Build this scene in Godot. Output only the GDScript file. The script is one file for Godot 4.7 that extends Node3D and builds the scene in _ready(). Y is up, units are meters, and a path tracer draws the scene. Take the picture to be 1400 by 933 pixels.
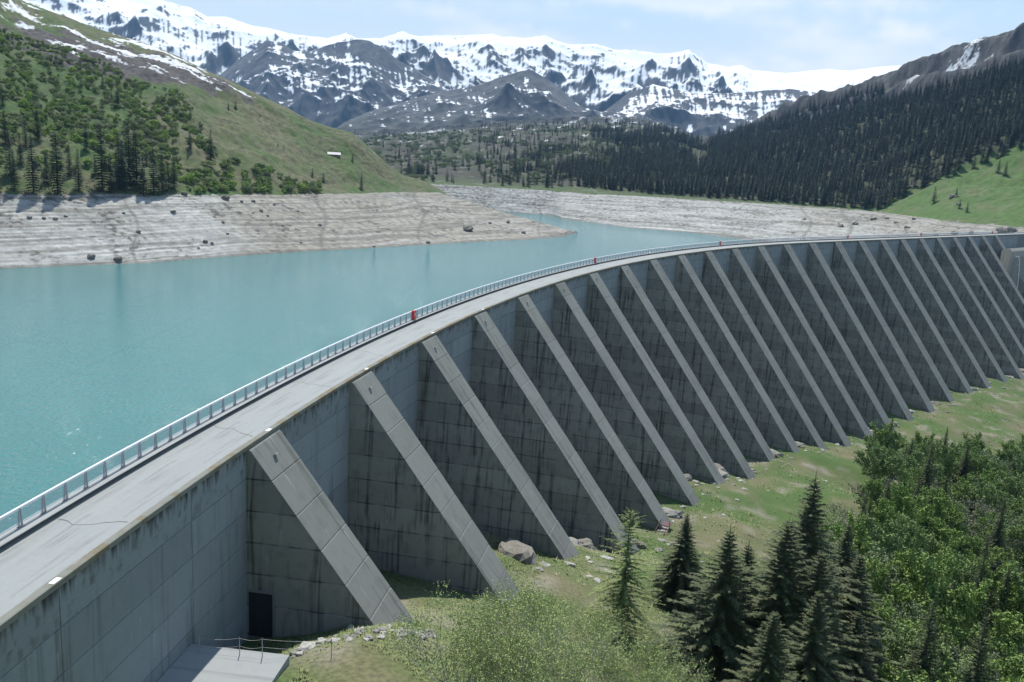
extends Node3D
# A curved buttress dam above an alpine valley, with its lake, bleached banks, forests and snow mountains.
# World frame: crest road at y = 0, camera 20 m above it, looking along -z. "Bearing" is degrees right of -z, "fwd" is -z.

const SPACING := 20.17
const LIFT := 2.4
const SLOPE := 0.768
const THICK := 5.0
const WATER_Y := -26.0
# Survey tables: [bearing in degrees, metres]. Distances of shore, full-supply line and ridge, and elevations.
const L_SHORE := [[-46.0, 352.0], [-38.0, 353.0], [-31.6, 357.2], [-23.7, 374.4], [-18.1, 406.4], [-11.1, 451.3], [-6.0, 494.4], [-2.8, 529.7], [0.6, 568.1], [3.0, 613.2], [4.1, 673.6]]
const L_CREST_D := [[-46.0, 430.0], [-38.0, 418.0], [-31.3, 414.8], [-27.2, 429.1], [-22.8, 455.7], [-18.0, 491.4], [-14.0, 530.0], [-10.2, 599.9], [-7.4, 661.0], [-5.4, 715.0], [-4.5, 700.0], [-3.0, 676.3], [-1.3, 666.4], [0.8, 668.2], [3.0, 654.9], [4.2, 670.0]]
const L_CREST_Y := [[-46.0, -2.0], [-38.0, -2.0], [-31.3, -2.0], [-27.2, -2.0], [-22.8, -2.0], [-18.0, -2.0], [-14.0, -2.0], [-10.2, -2.0], [-7.4, -2.0], [-5.4, -2.5], [-4.5, -5.5], [-3.0, -8.0], [-1.3, -13.0], [0.8, -18.0], [3.0, -23.0], [4.2, -26.0]]
const L_RD := [[-46.0, 880.0], [-32.7, 850.0], [-30.7, 820.0], [-29.6, 800.0], [-28.5, 790.0], [-26.4, 780.0], [-24.8, 770.0], [-23.2, 765.0], [-21.6, 760.0], [-19.9, 755.0], [-18.5, 750.0], [-16.9, 745.0], [-15.1, 740.0], [-14.0, 738.0], [-12.7, 736.0], [-11.2, 735.0], [-10.8, 735.0], [-9.6, 738.0], [-8.8, 738.0], [-7.8, 738.0], [-6.3, 738.0], [-5.4, 738.0], [-4.7, 735.0], [-3.5, 745.0], [-1.0, 745.0], [5.0, 745.0]]
const L_RY := [[-46.0, 235.0], [-32.7, 160.9], [-30.7, 141.7], [-29.6, 127.7], [-28.5, 122.0], [-26.4, 111.8], [-24.8, 105.4], [-23.2, 100.6], [-21.6, 93.3], [-19.9, 83.1], [-18.5, 76.3], [-16.9, 67.2], [-15.1, 57.7], [-14.0, 50.4], [-12.7, 45.6], [-11.2, 42.1], [-10.8, 38.6], [-9.6, 26.2], [-8.8, 17.6], [-7.8, 9.3], [-6.3, 5.1], [-5.4, -0.2], [-4.7, -6.0], [-3.5, -25.0], [-1.0, -45.0], [5.0, -45.0]]
const R_SHORE := [[-12.0, 930.0], [-6.0, 925.0], [-1.0, 920.0], [2.2, 905.0], [2.9, 850.0], [3.7, 834.2], [7.4, 766.0], [11.7, 755.7], [15.9, 703.2], [20.0, 655.0], [26.0, 570.0], [31.0, 520.0], [40.0, 470.0]]
const R_FSL := [[-12.0, 1000.0], [-6.0, 985.0], [-1.0, 965.0], [2.2, 958.0], [4.4, 935.0], [9.1, 958.7], [13.8, 963.6], [18.3, 974.5], [22.6, 926.5], [26.7, 772.9], [29.0, 757.6], [34.0, 700.0], [40.0, 650.0]]
const R_MD := [[-14.9, 2450.0], [-11.2, 2450.0], [-9.4, 2450.0], [-5.6, 2450.0], [-0.8, 2450.0], [4.0, 2400.0], [6.3, 2350.0], [8.7, 2250.0], [11.6, 2000.0], [13.4, 1850.0], [15.6, 1750.0], [17.7, 1680.0], [19.8, 1620.0], [21.8, 1570.0], [23.7, 1530.0], [25.6, 1500.0], [27.4, 1470.0], [29.1, 1440.0], [32.4, 1400.0]]
const R_MY := [[-14.9, 66.3], [-11.2, 83.8], [-9.4, 88.7], [-5.6, 110.3], [-0.8, 138.0], [4.0, 154.2], [6.3, 156.2], [8.7, 140.4], [11.6, 101.3], [13.4, 108.2], [15.6, 120.2], [17.7, 129.1], [19.8, 143.3], [21.8, 154.1], [23.7, 167.6], [25.6, 180.6], [27.4, 190.2], [29.1, 200.6], [32.4, 224.3]]
const R_GD := [[-14.9, 2600.0], [-11.2, 2600.0], [-9.4, 2600.0], [-5.6, 2600.0], [-0.8, 2600.0], [4.0, 2550.0], [6.3, 2500.0], [8.7, 2400.0], [10.6, 2200.0], [13.1, 2000.0], [14.2, 1950.0], [15.5, 1900.0], [17.0, 1860.0], [18.9, 1820.0], [20.7, 1780.0], [22.3, 1740.0], [23.6, 1700.0], [25.1, 1660.0], [26.5, 1630.0], [27.5, 1610.0], [28.8, 1590.0], [32.1, 1550.0]]
const R_GY := [[-14.9, 79.4], [-11.2, 98.2], [-9.4, 105.5], [-5.6, 128.5], [-0.8, 157.9], [4.0, 174.9], [6.3, 175.0], [8.7, 158.1], [10.6, 116.5], [13.1, 121.3], [14.2, 135.9], [15.5, 159.8], [17.0, 177.3], [18.9, 196.4], [20.7, 203.2], [22.3, 224.3], [23.6, 235.9], [25.1, 246.3], [26.5, 252.9], [27.5, 262.5], [28.8, 271.8], [32.1, 295.2]]
const M_SKY := [[-32.6, 1223.2], [-30.6, 1135.9], [-27.1, 1044.4], [-25.2, 1024.1], [-23.3, 1001.8], [-22.2, 984.6], [-20.9, 964.1], [-19.9, 910.6], [-18.8, 922.6], [-17.3, 887.6], [-16.4, 877.6], [-15.0, 853.5], [-13.7, 856.1], [-12.8, 855.4], [-11.6, 901.8], [-11.0, 867.3], [-9.5, 880.4], [-8.2, 937.1], [-7.2, 914.9], [-6.3, 917.3], [-4.5, 940.7], [-2.4, 965.8], [-1.6, 946.2], [-0.3, 949.2], [1.0, 977.1], [2.5, 925.0], [4.3, 939.3], [5.4, 903.7], [7.0, 900.7], [8.3, 886.0], [9.5, 900.5], [10.2, 923.2], [11.4, 831.9], [12.8, 806.3], [13.5, 823.4], [14.3, 795.8], [16.3, 786.4], [18.7, 816.1], [20.0, 808.5], [21.5, 834.6], [23.4, 845.5], [25.4, 864.5], [29.1, 888.9], [32.5, 882.6]]
const S1 := [[-14.9, 16.2], [-13.1, 66.3], [-11.7, 158.1], [-10.3, 204.0], [-8.0, 256.6], [-5.7, 306.3], [-3.3, 341.3], [-1.4, 385.5], [-0.4, 409.2], [0.3, 414.6], [1.2, 385.9], [2.2, 348.9], [3.2, 294.3], [3.9, 273.5], [5.4, 257.6], [7.3, 237.4], [8.7, 206.9], [11.2, 150.5], [13.5, 114.5]]
const S0 := [[-22.2, 318.8], [-20.5, 358.6], [-19.2, 396.1], [-18.0, 490.3], [-17.0, 554.1], [-16.4, 587.0], [-15.6, 579.0], [-14.9, 540.8], [-13.8, 548.5], [-12.9, 583.5], [-12.0, 611.3], [-11.2, 627.2], [-10.2, 623.2], [-9.3, 599.8], [-8.3, 539.4], [-6.6, 471.0], [-4.7, 406.1], [-2.8, 321.2], [-0.8, 254.1]]
const S2 := [[4.0, 236.0], [5.3, 328.0], [6.7, 408.4], [8.0, 446.9], [9.4, 437.5], [10.8, 414.5], [13.1, 427.4], [14.9, 445.0], [16.6, 455.4], [18.8, 433.4], [21.8, 406.4]]
const LEFT_SPRUCES := [[-30.79, 432, 15.4], [-29.67, 420, 20.9], [-29.30, 475, 13.4], [-28.42, 424, 21.6], [-26.82, 476, 10.6], [-26.04, 439, 24.5], [-25.56, 440, 14.9], [-25.10, 453, 19.7], [-24.53, 458, 23.9], [-24.13, 459, 21.6], [-23.78, 449, 15.4], [-23.20, 453, 19.6], [-22.69, 458, 15.6], [-22.02, 468, 13.1], [-23.55, 493, 7.4], [-30.92, 461, 13.0], [-30.97, 512, 9.4], [-25.81, 593, 5.8], [-25.36, 578, 4.5], [-25.03, 565, 7.6], [-30.24, 447, 11.0], [-27.76, 447, 11.3], [-27.30, 432, 15.0], [-24.91, 446, 19.3], [-22.36, 463, 11.8], [-21.04, 522, 8.3], [-19.85, 525, 13.4], [-13.65, 585, 5.4], [-12.95, 588, 5.5], [-10.51, 608, 10.3], [-15.43, 608, 2.2], [-15.79, 607, 2.3], [-11.11, 660, 5.2], [-18.34, 659, 5.0], [-18.77, 645, 4.8], [-16.90, 663, 2.4], [-30.62, 420, 14.0], [-28.96, 434, 11.1], [-29.94, 464, 11.5], [-26.40, 455, 8.2]]
const LEFT_BOULDERS := [[-26.83, 373, 4.2], [-25.30, 374, 5.2], [-18.97, 477, 5.8], [-22.09, 436, 3.8], [-24.14, 403, 2.8], [-24.92, 420, 2.2], [-19.16, 443, 2.3], [-18.90, 427, 2.2], [-16.83, 474, 3.3], [-17.33, 467, 2.4], [-17.32, 484, 2.9], [-15.51, 460, 2.4], [-14.55, 492, 2.1], [-14.35, 444, 2.3], [-13.15, 480, 2.9], [-20.67, 404, 1.7], [-3.34, 561, 9.2], [-6.03, 499, 3.9], [0.38, 588, 4.1], [-9.61, 466, 2.4], [-0.70, 626, 4.3], [-21.43, 465, 4.8], [-29.21, 400, 2.1], [-28.06, 406, 2.5], [-28.64, 402, 2.8], [-29.96, 399, 2.8], [-20.27, 413, 3.2], [-19.84, 413, 2.5], [-18.04, 480, 2.5], [-16.43, 470, 2.0], [-1.92, 603, 3.1], [-16.02, 489, 2.5]]
const RIGHT_BOULDERS := [[29.43, 719, 9.3], [29.86, 722, 8.1], [26.03, 711, 4.9], [26.99, 710, 5.5], [27.86, 718, 4.3], [21.46, 819, 5.7], [22.46, 861, 6.7], [20.63, 802, 5.5], [24.37, 774, 5.4], [23.72, 817, 4.9], [23.20, 853, 4.4], [18.41, 855, 3.7], [24.70, 828, 4.3], [26.59, 853, 6.6], [26.97, 823, 5.0]]
const FEET := [12.6, 20.8, 23.7, 31.4, 35.4, 37.2, 39.6, 43.6, 45.0, 47.4, 50.0, 52.9, 54.6, 56.0, 55.5, 55.6, 55.5, 55.0, 56.0, 56.0, 57.0, 57.0, 54.0, 44.0, 30.0]

var rng := RandomNumberGenerator.new()
var names := {}
var cx := PackedFloat32Array()
var cf := PackedFloat32Array()
var n_big := FastNoiseLite.new()
var n_mid := FastNoiseLite.new()
var n_fine := FastNoiseLite.new()
var n_ridge := FastNoiseLite.new()
var n_rib := FastNoiseLite.new()
var M := {}


class Builder:
	var v := PackedVector3Array()
	var n := PackedVector3Array()
	var t := PackedVector2Array()
	var k := PackedColorArray()
	var i := PackedInt32Array()

	func quad(a: Vector3, b: Vector3, c: Vector3, d: Vector3, out: Vector3, col := Color.WHITE, uv := PackedVector2Array()) -> void:
		var nn := (c - a).cross(b - a)
		if nn.length_squared() < 1e-12:
			nn = (d - a).cross(c - a)
		var u := uv
		if nn.dot(out) < 0.0:
			var x := b
			b = d
			d = x
			nn = -nn
			if u.size() == 4:
				u = PackedVector2Array([uv[0], uv[3], uv[2], uv[1]])
		nn = nn.normalized()
		var o := v.size()
		v.append(a); v.append(b); v.append(c); v.append(d)
		for _q in 4:
			n.append(nn); k.append(col)
		if u.size() == 4:
			t.append_array(u)
		else:
			t.append(Vector2(0, 0)); t.append(Vector2(1, 0)); t.append(Vector2(1, 1)); t.append(Vector2(0, 1))
		i.append(o); i.append(o + 1); i.append(o + 2); i.append(o); i.append(o + 2); i.append(o + 3)

	func tri(a: Vector3, b: Vector3, c: Vector3, nn: Vector3, col: Color) -> void:
		var o := v.size()
		if (c - a).cross(b - a).dot(nn) < 0.0:
			var x := b
			b = c
			c = x
		v.append(a); v.append(b); v.append(c)
		n.append(nn); n.append(nn); n.append(nn)
		k.append(col); k.append(col); k.append(col)
		i.append(o); i.append(o + 1); i.append(o + 2)

	func box(c: Vector3, x: Vector3, y: Vector3, z: Vector3, col := Color.WHITE) -> void:
		quad(c - x - y + z, c + x - y + z, c + x + y + z, c - x + y + z, z, col)
		quad(c - x - y - z, c + x - y - z, c + x + y - z, c - x + y - z, -z, col)
		quad(c - x - y - z, c - x - y + z, c - x + y + z, c - x + y - z, -x, col)
		quad(c + x - y - z, c + x - y + z, c + x + y + z, c + x + y - z, x, col)
		quad(c - x + y - z, c + x + y - z, c + x + y + z, c - x + y + z, y, col)
		quad(c - x - y - z, c + x - y - z, c + x - y + z, c - x - y + z, -y, col)

	func tube(p: PackedVector3Array, r: PackedFloat32Array, sides: int, col := Color.WHITE) -> void:
		var o := v.size()
		for a in p.size():
			var d := (p[mini(a + 1, p.size() - 1)] - p[maxi(a - 1, 0)]).normalized()
			var x := d.cross(Vector3(0.31, 0.2, 0.93)).normalized()
			var y := d.cross(x)
			for s in sides:
				var q := TAU * s / sides
				var w := x * cos(q) + y * sin(q)
				v.append(p[a] + w * r[a]); n.append(w); k.append(col); t.append(Vector2(float(s) / sides, a))
		for a in p.size() - 1:
			for s in sides:
				var s2 := (s + 1) % sides
				var q0 := o + a * sides + s
				var q1 := o + a * sides + s2
				var q2 := o + (a + 1) * sides + s2
				var q3 := o + (a + 1) * sides + s
				i.append(q0); i.append(q2); i.append(q1); i.append(q0); i.append(q3); i.append(q2)

	func mesh() -> ArrayMesh:
		var arr := []
		arr.resize(Mesh.ARRAY_MAX)
		arr[Mesh.ARRAY_VERTEX] = v
		arr[Mesh.ARRAY_NORMAL] = n
		arr[Mesh.ARRAY_COLOR] = k
		if t.size() == v.size():
			arr[Mesh.ARRAY_TEX_UV] = t
		arr[Mesh.ARRAY_INDEX] = i
		var m := ArrayMesh.new()
		m.add_surface_from_arrays(Mesh.PRIMITIVE_TRIANGLES, arr)
		return m


# ---------------------------------------------------------------- naming and nodes
func numbered(called: String) -> String:
	if not names.has(called):
		names[called] = 0
		return called
	names[called] += 1
	return "%s_%03d" % [called, names[called]]

func obj(called: String, mesh: Mesh, mat: Material, parent: Node = self) -> MeshInstance3D:
	var o := MeshInstance3D.new()
	o.mesh = mesh
	o.material_override = mat
	_put(o, called, parent)
	return o

func _put(o: Node3D, called: String, parent: Node) -> void:
	if parent == self:
		o.name = numbered(called)
		add_child(o)
	else:
		var c: int = parent.get_meta("n_" + called, 0)
		o.name = called if c == 0 else "%s_%03d" % [called, c]
		parent.set_meta("n_" + called, c + 1)
		parent.add_child(o, true)

func node(called: String, parent: Node = self, at := Vector3.ZERO, turn := 0.0) -> Node3D:
	var o := Node3D.new()
	_put(o, called, parent)
	o.position = at
	o.rotation.y = turn
	return o

func tag(o: Node, label: String, category: String, group := "") -> Node:
	o.set_meta("label", label)
	o.set_meta("category", category)
	if group != "":
		o.set_meta("group", group)
	return o

func setting(o: Node, label: String, kind := "structure") -> Node:
	o.set_meta("kind", kind)
	o.set_meta("label", label)
	return o

func copy(src: Node3D, called: String, at: Vector3, turn: float, s: Vector3, label: String, group: String) -> Node3D:
	var c: Node3D = src.duplicate()
	c.name = numbered(called)
	add_child(c)
	c.position = at
	c.rotation.y = turn
	c.scale = s
	tag(c, label, src.get_meta("category"), group)
	return c

# ---------------------------------------------------------------- survey helpers
func tab(a: Array, b: float) -> float:
	var hi: int = a.size() - 1
	if b <= a[0][0]:
		return a[0][1]
	if b >= a[hi][0]:
		return a[hi][1]
	var lo := 0
	while hi - lo > 1:
		var m := (lo + hi) >> 1
		if a[m][0] <= b:
			lo = m
		else:
			hi = m
	var f: float = (b - a[lo][0]) / maxf(a[hi][0] - a[lo][0], 1e-5)
	return lerpf(a[lo][1], a[hi][1], f)

func polar(b: float, d: float, y: float) -> Vector3:
	var r := deg_to_rad(b)
	return Vector3(sin(r) * d, y, -cos(r) * d)

func heading(s: float) -> float:
	return 0.141739 + 0.00222913 * minf(s, 293.9)

func edge(s: float) -> Vector2:
	var q := clampf((s + 80.0) * 2.0, 0.0, cx.size() - 1.001)
	var a := int(q)
	return Vector2(lerpf(cx[a], cx[a + 1], q - a), lerpf(cf[a], cf[a + 1], q - a))

# point at crest chainage s, "up" metres towards the lake from the downstream edge
func crest(s: float, up: float, y: float) -> Vector3:
	var e := edge(s)
	var h := heading(s)
	return Vector3(e.x - cos(h) * up, y, -(e.y + sin(h) * up))

func down_dir(s: float) -> Vector3:
	var h := heading(s)
	return Vector3(cos(h), 0, sin(h))

func along_dir(s: float) -> Vector3:
	var h := heading(s)
	return Vector3(sin(h), 0, -cos(h))

func make_crest() -> void:
	var half := []
	var x := -18.125
	var f := 56.257
	for a in 160:
		var s := -a * 0.5 - 0.25
		half.append(Vector2(x, f))
		x -= sin(heading(s)) * 0.5
		f -= cos(heading(s)) * 0.5
	half.append(Vector2(x, f))
	half.reverse()
	for p in half:
		cx.append(p.x); cf.append(p.y)
	x = -18.125
	f = 56.257
	for a in 1240:
		var s := a * 0.5 + 0.25
		x += sin(heading(s)) * 0.5
		f += cos(heading(s)) * 0.5
		cx.append(x); cf.append(f)

func left_h(b: float, d: float) -> float:
	var s := tab(L_SHORE, b)
	var c := tab(L_CREST_D, b)
	var cy := tab(L_CREST_Y, b)
	var g := tab(L_RD, b)
	var gy := tab(L_RY, b)
	var r := deg_to_rad(b)
	var x := sin(r) * d
	var z := cos(r) * d
	if d < s:
		return WATER_Y - (s - d) * 0.4
	if d < c:
		var u := (d - s) / maxf(1.0, c - s)
		var y := WATER_Y + (cy - WATER_Y) * u
		y += (n_mid.get_noise_2d(x, z) * 1.3 + n_fine.get_noise_2d(x, z) * 0.35) * minf(1.0, 4.0 * u) * minf(1.0, 6.0 * (1.0 - u))
		var q := y / 1.15 + n_big.get_noise_2d(x * 0.6, z * 0.6) * 2.0
		var st := q - floorf(q)
		return y + (smoothstep(0.2, 0.75, st) - st) * 0.55 * minf(1.0, 8.0 * u)
	if d < g:
		var u := (d - c) / maxf(1.0, g - c)
		var y := cy + (gy - cy) * u * (1.2 - 0.2 * u)
		var w := minf(1.0, 5.0 * u) * minf(1.0, 7.0 * (1.0 - u)) * clampf((g - c) / 150.0, 0.0, 1.0)
		return y + w * (n_big.get_noise_2d(x, z) * 9.0 + n_mid.get_noise_2d(x, z) * 3.0 + n_fine.get_noise_2d(x, z) * 0.7)
	return gy - (d - g) * 0.35

func right_h(b: float, d: float) -> float:
	var s := tab(R_SHORE, b)
	var c := tab(R_FSL, b)
	var m := tab(R_MD, b)
	var my := tab(R_MY, b)
	var g := tab(R_GD, b)
	var gy := tab(R_GY, b)
	var r := deg_to_rad(b)
	var x := sin(r) * d
	var z := cos(r) * d
	if d < s:
		return WATER_Y - (s - d) * 0.4
	if d < c:
		var u := (d - s) / maxf(1.0, c - s)
		var y := WATER_Y + 24.0 * u
		y += (n_mid.get_noise_2d(x, z) * 1.8 + n_fine.get_noise_2d(x, z) * 0.5) * minf(1.0, 4.0 * u) * minf(1.0, 6.0 * (1.0 - u))
		var q := y / 1.5 + n_big.get_noise_2d(x * 0.5, z * 0.5) * 2.0
		var st := q - floorf(q)
		return y + (smoothstep(0.2, 0.75, st) - st) * 0.7 * minf(1.0, 8.0 * u)
	if d < m:
		var u := (d - c) / (m - c)
		var y := -2.0 + (my + 2.0) * u
		var w := minf(1.0, 6.0 * u) * minf(1.0, 7.0 * (1.0 - u))
		return y + w * (n_big.get_noise_2d(x * 0.6, z * 0.6) * 16.0 + n_mid.get_noise_2d(x * 0.7, z * 0.7) * 5.0 + n_fine.get_noise_2d(x, z) * 0.8)
	if d < g:
		var u := (d - m) / (g - m)
		var p := u
		if b > 12.0:
			p = lerpf(u, 0.35 * smoothstep(0.0, 0.25, u) + 0.5 * smoothstep(0.38, 0.6, u) + 0.15 * u, clampf((b - 12.0) / 4.0, 0.0, 1.0))
		return my + (gy - my) * p + n_ridge.get_noise_2d(x * 9.0, z * 9.0) * 14.0 * minf(1.0, 4.0 * u) * minf(1.0, 4.0 * (1.0 - u))
	return gy - (d - g) * 0.3

# a sheet over bearing and distance; at(b, t) gives the distance of row t, h the elevation, tint the colour
func polar_sheet(b0: float, b1: float, cols: int, rows: int, dist: Callable, h: Callable, tint: Callable) -> ArrayMesh:
	var v := PackedVector3Array()
	var n := PackedVector3Array()
	var k := PackedColorArray()
	var ix := PackedInt32Array()
	v.resize(cols * rows); n.resize(cols * rows); k.resize(cols * rows)
	for r in rows:
		for c in cols:
			var b := lerpf(b0, b1, float(c) / (cols - 1))
			var d: float = dist.call(b, float(r) / (rows - 1))
			v[r * cols + c] = polar(b, d, h.call(b, d))
	for r in rows:
		for c in cols:
			var e := v[r * cols + mini(c + 1, cols - 1)] - v[r * cols + maxi(c - 1, 0)]
			var f := v[mini(r + 1, rows - 1) * cols + c] - v[maxi(r - 1, 0) * cols + c]
			var nn := e.cross(f).normalized()
			if nn.y < 0.0:
				nn = -nn
			n[r * cols + c] = nn
			k[r * cols + c] = tint.call(v[r * cols + c], nn, lerpf(b0, b1, float(c) / (cols - 1)))
	ix.resize((rows - 1) * (cols - 1) * 6)
	var o := 0
	for r in rows - 1:
		for c in cols - 1:
			var a := r * cols + c
			ix[o] = a; ix[o + 1] = a + cols; ix[o + 2] = a + cols + 1
			ix[o + 3] = a; ix[o + 4] = a + cols + 1; ix[o + 5] = a + 1
			o += 6
	var arr := []
	arr.resize(Mesh.ARRAY_MAX)
	arr[Mesh.ARRAY_VERTEX] = v
	arr[Mesh.ARRAY_NORMAL] = n
	arr[Mesh.ARRAY_COLOR] = k
	arr[Mesh.ARRAY_INDEX] = ix
	var m := ArrayMesh.new()
	m.add_surface_from_arrays(Mesh.PRIMITIVE_TRIANGLES, arr)
	return m

# ---------------------------------------------------------------- textures and materials
func noise(seed_: int, freq: float, oct := 4, type := FastNoiseLite.TYPE_SIMPLEX_SMOOTH) -> FastNoiseLite:
	var f := FastNoiseLite.new()
	f.seed = seed_
	f.frequency = freq
	f.noise_type = type
	f.fractal_octaves = oct
	return f

func bytes(w: int, h: int, seed_: int, freq: float, oct: int, w0 := 0, h0 := 0) -> PackedByteArray:
	var im := noise(seed_, freq, oct).get_seamless_image(w0 if w0 > 0 else w, h0 if h0 > 0 else h)
	im.convert(Image.FORMAT_L8)
	if im.get_width() != w or im.get_height() != h:
		im.resize(w, h, Image.INTERPOLATE_CUBIC)
	return im.get_data()

# concrete: cast tone, fine grain, rain streaks that run down the face; dirt sets how dark the streaks are
func concrete_texture(seed_: int, base: Color, dirt: Color, streak: float, blotch: float, drips := 0, drip_len := 0.0, pale := 0, lifts := false) -> ImageTexture:
	var w := 1024
	var h := 1024
	var a := bytes(w, h, seed_, 0.012, 5)
	var b := bytes(w, h, seed_ + 1, 0.05 if lifts else 0.03, 5, 1024, 40)
	var c := bytes(w, h, seed_ + 2, 0.012, 4, 1024, 96)
	var g := bytes(w, h, seed_ + 3, 0.25, 2)
	var d := PackedByteArray()
	d.resize(w * h * 3)
	var br := base.r * 255.0
	var bg := base.g * 255.0
	var bb := base.b * 255.0
	var dr := dirt.r * 255.0
	var dg := dirt.g * 255.0
	var db := dirt.b * 255.0
	for p in w * h:
		var s := clampf((b[p] / 255.0 - 0.42) * 2.6, 0.0, 1.0) * clampf((c[p] / 255.0 - 0.3) * 2.2, 0.0, 1.0) * streak
		s = clampf(s + (a[p] / 255.0 - 0.5) * blotch, 0.0, 1.0)
		if lifts:
			# dirt caught in the pour joints, one every tenth of the tile, in broken lines
			var off := absf(fposmod(float(p / w) + 51.2, 102.4) - 51.2)
			s = clampf(s + clampf(1.0 - off / 4.0, 0.0, 1.0) * clampf(c[p] / 130.0 - 0.5, 0.0, 0.6), 0.0, 1.0)
		var gr := 0.93 + 0.14 * (g[p] / 255.0 - 0.5) + 0.07 * (a[p] / 255.0)
		var q := p * 3
		d[q] = int(clampf((br + (dr - br) * s) * gr, 0.0, 255.0))
		d[q + 1] = int(clampf((bg + (dg - bg) * s) * gr, 0.0, 255.0))
		d[q + 2] = int(clampf((bb + (db - bb) * s) * gr, 0.0, 255.0))
	# runs of dark water stain from the top edge, and pale lime runs from anywhere
	var r := RandomNumberGenerator.new()
	r.seed = seed_ + 77
	for q in drips + pale:
		var lime := q >= drips
		var x0 := r.randi() % w
		var y0 := r.randi() % h if lime else 0
		var wide := r.randi_range(2, 7) if lime else r.randi_range(3, 12)
		var long := int(h * (r.randf_range(0.03, 0.09) if lime else drip_len * r.randf_range(0.2, 1.0)))
		var deep := r.randf_range(0.25, 0.6)
		for y in long:
			var nar := int(wide * (1.0 - 0.7 * y / long)) + 1
			for x in range(-nar, nar + 1):
				var k := deep * (1.0 - absf(x) / (nar + 1.0)) * (1.0 - float(y) / long)
				var p3 := (((y0 + y) % h) * w + (x0 + x + w) % w) * 3
				for ch in 3:
					d[p3 + ch] = int(lerpf(d[p3 + ch], 175.0 if lime else 38.0, k))
	return ImageTexture.create_from_image(Image.create_from_data(w, h, false, Image.FORMAT_RGB8, d))

func grain_texture(seed_: int, freq: float, lo: float, hi: float) -> ImageTexture:
	var w := 512
	var a := bytes(w, w, seed_, freq, 5)
	var b := bytes(w, w, seed_ + 9, freq * 6.0, 3)
	var d := PackedByteArray()
	d.resize(w * w)
	for p in w * w:
		d[p] = int(255.0 * clampf(lerpf(lo, hi, (a[p] * 0.55 + b[p] * 0.45) / 255.0), 0.0, 1.0))
	return ImageTexture.create_from_image(Image.create_from_data(w, w, false, Image.FORMAT_L8, d))

func mat(called: String, rough := 0.9, tex: Texture2D = null, triplanar := 0.0) -> StandardMaterial3D:
	var m := StandardMaterial3D.new()
	m.resource_name = called
	m.roughness = rough
	m.vertex_color_use_as_albedo = true
	if tex:
		m.albedo_texture = tex
	if triplanar > 0.0:
		m.uv1_triplanar = true
		m.uv1_world_triplanar = true
		m.uv1_scale = Vector3.ONE * triplanar
	M[called] = m
	return m

func normal_noise(seed_: int, freq: float, oct: int, strength: float, size := 512) -> NoiseTexture2D:
	var t := NoiseTexture2D.new()
	t.width = size
	t.height = size
	t.seamless = true
	t.as_normal_map = true
	t.bump_strength = strength
	t.noise = noise(seed_, freq, oct)
	return t

func make_materials() -> void:
	mat("slope concrete", 0.9, concrete_texture(11, Color(0.5, 0.51, 0.49), Color(0.33, 0.335, 0.32), 0.6, 0.6, 0, 0.0, 30))
	mat("flank concrete", 0.92, concrete_texture(21, Color(0.6, 0.6, 0.575), Color(0.28, 0.28, 0.275), 0.78, 0.6, 0, 0.0, 50, true))
	mat("wall concrete", 0.92, concrete_texture(31, Color(0.56, 0.585, 0.6), Color(0.37, 0.38, 0.38), 0.7, 0.45, 0, 0.0, 60))
	mat("rim concrete", 0.92, concrete_texture(35, Color(0.55, 0.575, 0.59), Color(0.36, 0.37, 0.37), 0.7, 0.45, 150, 0.55, 10))
	mat("road", 0.85, concrete_texture(41, Color(0.61, 0.625, 0.625), Color(0.5, 0.51, 0.51), 0.6, 0.7))
	mat("terrain", 1.0, grain_texture(51, 0.02, 0.55, 1.25), 1.0 / 60.0)
	mat("bank", 1.0, grain_texture(61, 0.02, 0.7, 1.2), 1.0 / 40.0)
	mat("ground", 1.0, grain_texture(71, 0.03, 0.5, 1.3), 1.0 / 9.0)
	mat("mountain", 1.0)
	mat("rock", 0.95, grain_texture(81, 0.03, 0.5, 1.25), 1.0 / 4.0)
	mat("bark", 0.95)
	for q in ["needles", "leaves", "far needles", "far leaves", "grass blades"]:
		mat(q, 0.75).backlight = Color(0.6, 0.7, 0.3) if q.contains("leaves") or q.contains("grass") else Color(0.12, 0.14, 0.08)
		M[q].cull_mode = BaseMaterial3D.CULL_DISABLED
	mat("steel", 0.5).metallic = 0.3
	mat("paint", 0.6)
	mat("red paint", 0.5)
	var w := mat("water", 0.05)
	w.normal_enabled = true
	w.normal_texture = normal_noise(7, 0.02, 5, 14.0, 1024)
	w.normal_scale = 0.6
	w.uv1_triplanar = true
	w.uv1_world_triplanar = true
	w.uv1_scale = Vector3.ONE / 26.0
	w.albedo_color = Color(0.29, 0.49, 0.485)
	var im := Image.create_empty(64, 64, false, Image.FORMAT_RGBA8)
	for y in 64:
		for x in 64:
			im.set_pixel(x, y, Color(0.62, 0.65, 0.68, 1.0 if x % 32 < 7 or y % 32 < 7 else 0.0))
	var wm := mat("wire mesh", 0.6, ImageTexture.create_from_image(im))
	wm.transparency = BaseMaterial3D.TRANSPARENCY_ALPHA_SCISSOR
	wm.alpha_scissor_threshold = 0.5
	wm.cull_mode = BaseMaterial3D.CULL_DISABLED

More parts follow.
